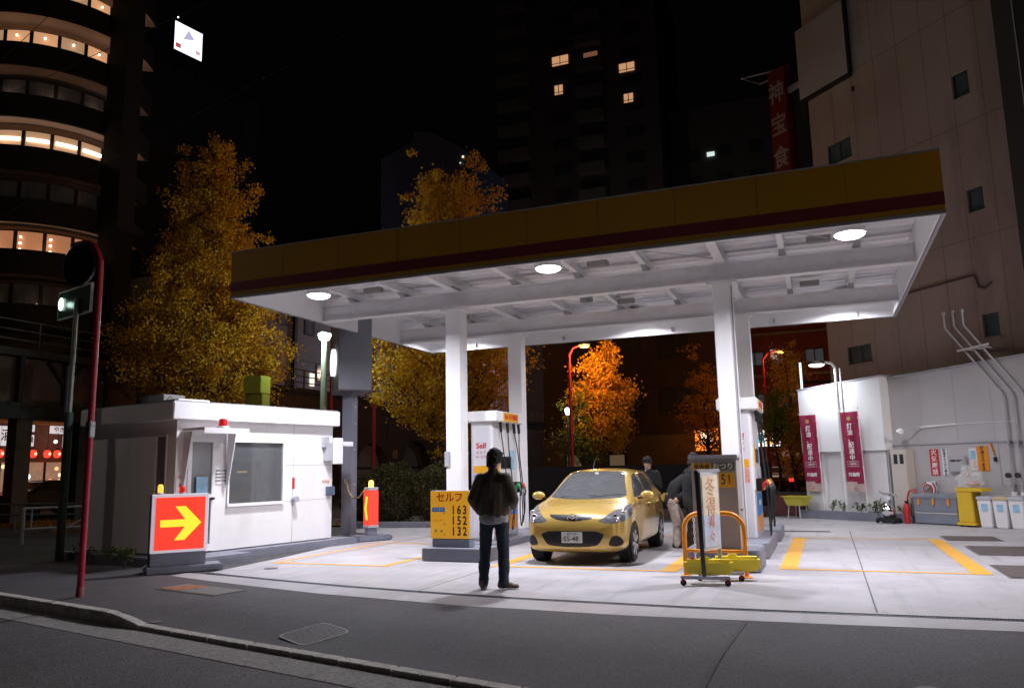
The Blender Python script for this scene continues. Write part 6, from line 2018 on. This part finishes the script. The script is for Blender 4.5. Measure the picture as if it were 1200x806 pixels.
C = np.stack([rng.uniform(-13.4, -9.2, n), rng.uniform(19.0, 20.2, n), rng.uniform(.035, .06, n)], 1)
o = leaves_mesh('fallen_leaves', C, rng.uniform(.04, .09, n), 'dryleaf', None, rng); o['kind'] = 'stuff'
n = 5000
C = np.stack([rng.uniform(-26, -15.5, n), rng.normal(18.2, .9, n), rng.uniform(.0, .03, n)], 1)
C[:, 1] += (C[:, 0] + 20) * -.15
o = leaves_mesh('fallen_leaves', C, rng.uniform(.06, .13, n), leaf_mat('leaforange', (.40, .16, .03), (.25, .10, .02), 3), None, rng); o['kind'] = 'stuff'

# ================================================================== TREES
X['ginkgo'] = leaf_mat('ginkgo', (.62, .27, .015), (.50, .27, .018), .5)
X['ginkgo2'] = leaf_mat('ginkgo2', (.75, .40, .03), (.60, .33, .02), .6)
X['greenleaf'] = leaf_mat('greenleaf', (.12, .20, .03), (.20, .22, .04), 1.2)
def tree(label, loc, h, z0, rmax, m_, seed, nclump=260, per=70, leaf=.12, peak=.3, cat='tree', group='roadside trees', name='ginkgo_tree', spread=.42, lean=(0, 0)):
    rng = np.random.default_rng(seed)
    rnd = random.Random(seed)
    t = thing(name, label, cat, loc, 0, group)
    mb = MB()
    pts = []; rs = []
    for i in range(9):
        f_ = i / 8
        pts.append((lean[0] * f_ + .08 * math.sin(i * 1.3 + seed), lean[1] * f_ + .08 * math.cos(i * 1.7 + seed), h * .93 * f_)); rs.append(max(.02, .19 * (1 - f_) ** .8 * (h / 11)))
    mb.tube(pts, rs, 10)
    mb.build('trunk', 'bark', t, smooth=True)
    H = h - z0
    cl = []
    br = MB()
    def env(f_):
        f_ = min(1, max(0, f_))
        return rmax * ((f_ / peak) ** .5 if f_ < peak else max(.04, 1 - (f_ - peak) / (1 - peak)) ** .95)
    nb = max(16, nclump // 9)
    for k in range(nb):
        u = (k + rng.random()) / nb
        a = k * 2.4 + rng.uniform(-.5, .5)
        fs = u ** 1.15 * .9 - .06
        zs = z0 + H * fs
        ft = min(1.0, fs + rng.uniform(.10, .26) * (1.15 - u * .6))
        rt_ = env(ft) * rng.uniform(.80, 1.06)
        zt_ = z0 + H * ft + (rng.uniform(0, .5) if u > .8 else 0)
        p0 = Vector((lean[0] * zs / h, lean[1] * zs / h, zs)); p2 = Vector((rt_ * math.cos(a) + lean[0], rt_ * math.sin(a) + lean[1], zt_))
        p1 = p0.lerp(p2, .5) + Vector((0, 0, -.12 * rt_))
        br.tube([p0, p1, p2], [.05 * (1.2 - u), .03 * (1.2 - u), .008], 5)
        m2 = max(5, int(nclump / nb * (1.25 - .5 * u)))
        for j in range(m2):
            g = .22 + .80 * (j + rng.random()) / m2
            c = (p0 * (1 - g) ** 2 + p1 * 2 * g * (1 - g) + p2 * g * g) if g <= 1 else p2 + (p2 - p1) * (g - 1)
            jt = .20 + .22 * g * (rmax / 2.9)
            c = np.array(c) + rng.normal(size=3) * np.array([jt, jt, jt * 1.1])
            cl.append((c, (.10 + .20 * rng.random()) * (1.1 - .45 * u)))
    br.build('limbs', 'bark', t, smooth=True)
    P_ = []; S_ = []
    for c, s_ in cl:
        n = int(per * (.5 + rng.random()))
        q = rng.normal(size=(n, 3)) * np.array([s_, s_, s_ * .8]) * (spread / .42)
        P_.append(c + q); S_.append(rng.uniform(.6, 1.15, n) * leaf)
    leaves_mesh('crown', np.concatenate(P_), np.concatenate(S_), m_, t, rng, .85)
    return t
tree('tall yellow ginkgo at left behind the booth', (-20.9, 22.5, 0), 14.0, 3.4, 3.0, 'ginkgo', 3, 1250, 90, .095, .30)
tree('tall orange-yellow ginkgo rising behind the canopy centre', (-11.9, 24.4, 0), 12.3, 2.9, 3.3, 'ginkgo2', 11, 1150, 90, .10, .36)
tree('glowing orange tree beside the red street lamp', (-8.45, 32.0, 0), 6.3, 2.6, 1.5, 'ginkgo2', 21, 240, 80, .12, .5)
tree('small green tree behind the red lamp pole', (-9.3, 31.5, 0), 4.4, 1.7, .9, 'greenleaf', 31, 70, 60, .09, .5, name='small_tree')
tree('dark orange tree between the right columns', (-4.95, 36.5, 0), 6.2, 2.2, 1.15, 'ginkgo', 41, 110, 45, .12, .4)
tree('narrow orange and green tree left of the white wall', (-1.12, 31.0, 0), 5.9, 1.3, .80, 'ginkgo2', 51, 120, 60, .10, .35)
tree('low green tree under the narrow orange one', (-1.55, 28.6, 0), 3.9, 2.3, .55, 'greenleaf', 61, 50, 40, .08, .5, name='small_tree')

# ================================================================== STREET LAMPS
def lamp_post(label, loc, h, reach, rz, polem, col_, power, emit_s, kind='arm', r_=.07, group=None, head=.2):
    t = thing('street_lamp', label, 'street lamp', loc, rz, group)
    if kind == 'arm':
        pts = [(0, 0, 0), (0, 0, h * .5), (0, 0, h - .35), (reach * .25, 0, h - .08), (reach * .8, 0, h + .04)]
        MB().tube(pts, [r_, r_ * .85, r_ * .7, r_ * .55, r_ * .5], 10).build('pole', polem, t, smooth=True)
        MB().ball((reach, 0, h + .03), (head * 1.25, head * .7, head * .42), 16, 8).build('lamp_head', 'greyl', t, smooth=True)
        MB().ball((reach, 0, h - .03), (head * 1.05, head * .6, head * .40), 16, 8).build('lamp_glass', glow('lampg', col_, emit_s), t, smooth=True)
        lp = (reach, 0, h - .25)
    else:
        MB().tube([(0, 0, 0), (0, 0, h * .5), (0, 0, h)], [r_ * 1.3, r_ * 1.1, r_ * .9], 12).build('pole', polem, t, smooth=True)
        MB().lathe([(.06, 0), (head * .7, .02), (head, .16), (head * .95, .24), (.06, .27)], c=(0, 0, h), n=12).build('lamp_glass', glow('lampg', col_, emit_s), t)
        MB().lathe([(head * 1.02, .245), (head * .6, .31), (.02, .33)], c=(0, 0, h), n=12).build('lamp_cap', 'greyl', t)
        lp = (0, 0, h - .12)
        lp = (.0, -.35, h + .1)
    light('street_light', 'POINT', power, col_, lp, t, .12)
    return t
SOD = (1.0, .42, .10)
MER = (.72, 1.0, .84)
lamp_post('greenish-white lit lamp on a tall pale pole beside the sign tower', (-15.38, 22.0, 0), 5.85, 0, 0, mat('ppale', (.35, .36, .30), .6), MER, 380, 3.0, 'post', .11, head=.22)
lamp_post('orange lit lamp on a red pole glimpsed under the rear canopy edge', (-9.3, 30, 0), 6.3, .65, 0, 'redpole', SOD, 400, 4.0, 'arm', .08)
lamp_post('small white lamp low behind the red lamp pole', (-9.62, 30.6, 0), 3.6, .0, 0, 'iron', (.9, 1, .9), 14, 4.0, 'post', .04, head=.12)
lamp_post('orange street lamp left of the white wall behind the right pump', (-2.4, 38, 0), 6.6, .8, 0, 'redpole', SOD, 160, 4.0, 'arm', .07)
lamp_post('tall orange street lamp barely showing over the canopy edge', (-21.6, 31.5, 0), 12.3, .5, R(-60), 'redpole', SOD, 300, 3.0, 'arm', .09)
lamp_post('added unseen street lamp behind the trees at the far side of the bar street', (-16.5, 27.0, 0), 8.5, .6, R(120), 'redpole', SOD, 160, 3.0, 'arm', .08)  # added lamp, out of sight, for faint background light
# added lamps outside the frame to light kerb, road, fascia and brown wall
lamp_post('added unseen street lamp on the pavement beyond the left edge of the frame', (-19.5, 9.6, 0), 9, 1.2, R(-60), 'greyl', (1, .84, .76), ADDED_W * .6, 3.0, 'arm', .09, 'added out-of-frame lamps lighting the near side')
lamp_post('added unseen street lamp on the pavement beyond the right edge of the frame', (8.5, 8.0, 0), 9, 1.2, R(180), 'greyl', (1, .84, .76), ADDED_W * .40, 3.0, 'arm', .09, 'added out-of-frame lamps lighting the near side')
lamp_post('added unseen street lamp across the road behind the viewer', (-6, -14, 0), 9, 1.2, R(80), 'greyl', (1, .84, .72), ADDED_W * .17, 3.0, 'arm', .09, 'added out-of-frame lamps lighting the near side')
lamp_post('added unseen street lamp beyond the right edge of the forecourt lighting the brown wall', (12.5, 13.0, 0), 7.8, 1.2, R(150), 'greyl', (1, .87, .80), 2100, 3.0, 'arm', .09, 'added out-of-frame lamps lighting the near side')

FG = 'added unseen distant lamps lighting the tall blocks'  # lamps added out of sight to lift the dark blocks behind
lamp_post('added unseen distant street lamp behind the canopy in front of the tower block', (-24, 62, 0), 11, 1.0, R(90), 'greyl', (1, .62, .48), 1500, 3.0, 'arm', .12, FG)
lamp_post('added unseen distant street lamp behind the canopy in front of the long block', (-6, 66, 0), 11, 1.0, R(90), 'greyl', (.8, .85, 1), 800, 3.0, 'arm', .12, FG)
lamp_post('added unseen distant bluish lamp behind the trees before the blue building', (-27.5, 52.5, 0), 10, 1.0, R(90), 'greyl', (.45, .55, 1), 500, 3.0, 'arm', .12, FG)

# ================================================================== LIT SIGNS BEYOND
t = thing('orange_shop_sign', 'blazing orange lit sign behind bare twigs by the change machine', 'shop sign', (-5.58, 41.0, 0))
bx('lit_box', glow('orsg', (1.0, .26, .03), 1.5), -.56, .56, 0, .3, 2.2, 3.3, t)
bx('glare_panel', glow('orsg2', (1.0, .85, .55), 3.5), -.25, .30, -.03, -.001, 2.55, 3.15, t)
bx('post', 'iron', -.05, .05, .1, .2, 0, 2.2, t)
light('sign_light', 'POINT', 30, (1, .35, .06), (0, -.6, 2.6), t, .3)
t = thing('checker_sign', 'white lit sign with red, orange and yellow squares by the right pump', 'shop sign', (-2.62, 41.0, 0))
f = bx('lit_box', glow('wsg', (1, .95, .9), 1.4), -.5, .58, 0, .3, 2.33, 3.12, t)
for (x, z, c_) in ((-.02, 2.76, (1, .12, .03)), (.30, 2.76, (1, .5, .05)), (-.02, 2.42, (1, .55, .05)), (.30, 2.42, (1, .1, .03))):
    bx('square', glow('sq', c_, 1.1), x, x + .24, -.02, -.001, z, z + .27, f)
bx('square', glow('sqb', (.2, .75, .85), 1.0), -.44, -.22, -.02, -.001, 2.5, 2.95, f)
bx('post', 'iron', -.05, .05, .1, .2, 0, 2.33, t)
t = thing('white_lintel_sign', 'small row of three pale shop signs beyond the low wall', 'shop sign', (-1.95, 40, 0))
for k in range(3): bx('board', mat('lint', (.35, .2, .2), .5, emit=(.5, .25, .25), es=.25), k * .45, k * .45 + .36, 0, .1, 1.75, 2.1, t)
bx('beam', 'iron', -.1, 1.4, .1, .2, 1.7, 2.15, t); bx('post', 'iron', 0, .08, .12, .2, 0, 1.7, t)
t = thing('tube_sign', 'thin bluish-white vertical lit tube at the edge of the brown building', 'light tube', (-.62, 30, 0), R(6))
MB().bar((0, 0, 3.82), (0, 0, 5.05), .07, .07).build('tube', glow('tub', (.75, .9, 1.0), 1.6), t)
MB().bar((.06, .03, 3.6), (.06, .03, 5.2), .06, .06).build('mount', 'iron', t); bx('bracket', 'iron', .05, 1.6, .02, .08, 4.3, 4.38, t)

# twigs in front of the orange sign
rngt = random.Random(9)
t = thing('bare_tree', 'dark bare twiggy tree in front of the blazing orange sign', 'tree', (-4.7, 34.5, 0))
mb = MB(); mb.tube([(0, 0, 0), (.05, 0, 1.5), (.0, 0, 2.6)], [.06, .045, .03], 6)
mb.build('trunk', 'bark', t)
mb = MB()
for k in range(26):
    z = rngt.uniform(1.5, 2.8); a = rngt.uniform(0, 2 * PI); l_ = rngt.uniform(.3, .8)
    e = (l_ * math.cos(a), l_ * math.sin(a), z + rngt.uniform(-.1, .5))
    mb.tube([(0, 0, z - .3), (e[0] * .5, e[1] * .5, z), e], [.015, .01, .005], 4)
mb.build('twigs', 'bark', t)

# ================================================================== LEFT FOREGROUND POSTS
t = thing('red_pole', 'tall dark red pole with a round dark sign and curved top at the kerb', 'sign pole', (-8.93, 7.60, 0))
pts = [(0, 0, 0), (0, 0, 1.5), (0, 0, 4.25)] + [(-.32 * (1 - math.cos(a)), 0, 4.25 + .42 * math.sin(a)) for a in [R(15 * k) for k in range(1, 7)]] + [(-.55, 0, 4.66)]
MB().tube(pts, .040, 14).build('pole', 'redpole', t, smooth=True)
MB().lathe([(.046, 0), (.046, .10), (.0401, .12)], n=14).build('sleeve', mat('slv', (.30, .08, .08), .6), t, smooth=True)
bx('strap', 'steel', -.044, .044, -.044, .044, 2.0, 2.22, t, .01)
sn = MB().lathe([(.305, -.012), (.305, .012)], c=(-.36, -.02, 4.36), n=40, axis='y').build('round_sign', mat('rsn', (.035, .03, .03), .4), t)
rr = [( -.36 + .29 * math.cos(a), -.036, 4.36 + .29 * math.sin(a)) for a in [k * PI / 24 for k in range(49)]]
MB().tube(rr, .016, 6).build('rim', mat('rsrim', (.10, .09, .09), .4), sn, smooth=True)
text('バス', .20, mat('rst', (.09, .085, .08), .5), (-.36, -.037, 4.33), 0, sn)
t = thing('sign_post', 'dark post behind the red pole carrying a framed dark sign with a glowing imitated reflection', 'sign post', (-13.2, 10.75, 0), 0)
MB().tube([(0, .0, 0), (0, .0, 2.7)], .075, 12).build('lower_post', mat('dkgr', (.05, .07, .065), .6), t, smooth=True)
MB().tube([(0, .0, 2.7), (0, .0, 4.9)], .045, 12).build('upper_post', mat('grst', (.30, .32, .28), .45, metal=.4), t, smooth=True)
MB().tube([(-.12, .02, 2.7), (-.12, .02, 3.6)], .025, 8).build('conduit', mat('grs2', (.30, .30, .40), .45, metal=.3), t, smooth=True)
an = math.atan2(.28, -.96)
M_ = Matrix.Translation((-.22, .14, 4.87)) @ Matrix.Rotation(an + PI, 4, 'Z')
f = MB().box(-.70, .70, -.02, .03, -.285, .285).xf(M_).build('sign_frame', mat('sfr', (.30, .34, .30), .5), t)
MB().box(-.66, .66, -.028, -.021, -.25, .25).xf(M_).build('sign_face', mat('sfc', (.012, .022, .018), .25), f)
q = MB().ball((-.50, -.05, .02), (.10, .03, .13), 14, 8).xf(M_).build('lamp', glow('signglint', (.75, 1, .85), 3.0), t, smooth=True)  # glowing spot imitates a reflection on the sign face; no fitting here
light('sign_light', 'POINT', 1.2, (.7, 1, .85), M_ @ Vector((-.45, -.16, .02)), t, .06)  # added light around the imitated reflection
# white pipe barrier
t = thing('pipe_barrier', 'low white pipe barrier with a diagonal brace at far left', 'barrier', (-17.25, 13.05, 0), math.atan2(.9, .6))
for x in (0, 1.75): MB().tube([(x, 0, 0), (x, 0, .82)], .035, 8).build('post', 'greyl', t, smooth=True)
for z in (.80, .33): MB().tube([(0, 0, z), (1.75, 0, z)], .03, 8).build('rail', 'greyl', t, smooth=True)
MB().tube([(.9, 0, .34), (1.72, 0, .78)], .02, 8).build('brace', 'greyl', t); MB().tube([(.16, 0, .34), (.16, 0, .78)], .02, 8).build('upright', 'greyl', t)
t = thing('guard_pipe', 'long low dark rail running behind the white barrier', 'barrier', (-24, 16.0, 0), 0)
for z in (.45, .75): MB().tube([(0, 0, z), (8, 1.5, z)], .03, 8).build('rail', mat('gdr', (.10, .10, .10), .6), t)
for k in range(5): MB().tube([(k * 2, k * .375, 0), (k * 2, k * .375, .78)], .03, 8).build('post', bpy.data.materials['gdr'], t)
# yellow equipment box on a post behind the booth
t = thing('yellow_box', 'yellow-green equipment box on a post above the booth roof', 'equipment box', (-16.5, 20.0, 0))
bx('post', mat('ypost', (.35, .28, .08), .6), -.35, -.15, -.1, .1, 0, 4.4, t)
bx('box', mat('ybx', (.48, .46, .04), .5), -.30, .35, -.25, .25, 3.95, 4.5, t, .02); bx('lower_box', mat('ybx2', (.42, .36, .05), .5), -.12, .38, -.2, .2, 3.25, 3.93, t, .02)
light('box_lamp_spill', 'POINT', 0.01, (1, 1, 1), (0, -1, 4), t) if False else None
# overhead cables
def cable(label, pts, r_=.008):
    P_ = []
    a, b = Vector(pts[0]), Vector(pts[-1])
    for i in range(25):
        f_ = i / 24
        p = a.lerp(b, f_); p.z -= .5 * 4 * f_ * (1 - f_)
        P_.append(p)
    tag(MB().tube(P_, r_, 6).build('overhead_cable', mat('cbl', (.02, .02, .02), .9, spec=.1)), label, 'cable', 'overhead cables')
cable('thin overhead cable crossing in front of the lit billboard', [(-34, 14.0, 10.4), (2, 14.0, 15.9)])
cable('lower thin overhead cable rising to the right above the trees', [(-36, 14.5, 5.4), (4, 14.5, 15.5)])
cable('thin overhead cable across the round building at upper left', [(-30, 13.0, 7.4), (-8, 13.0, 18.5)])
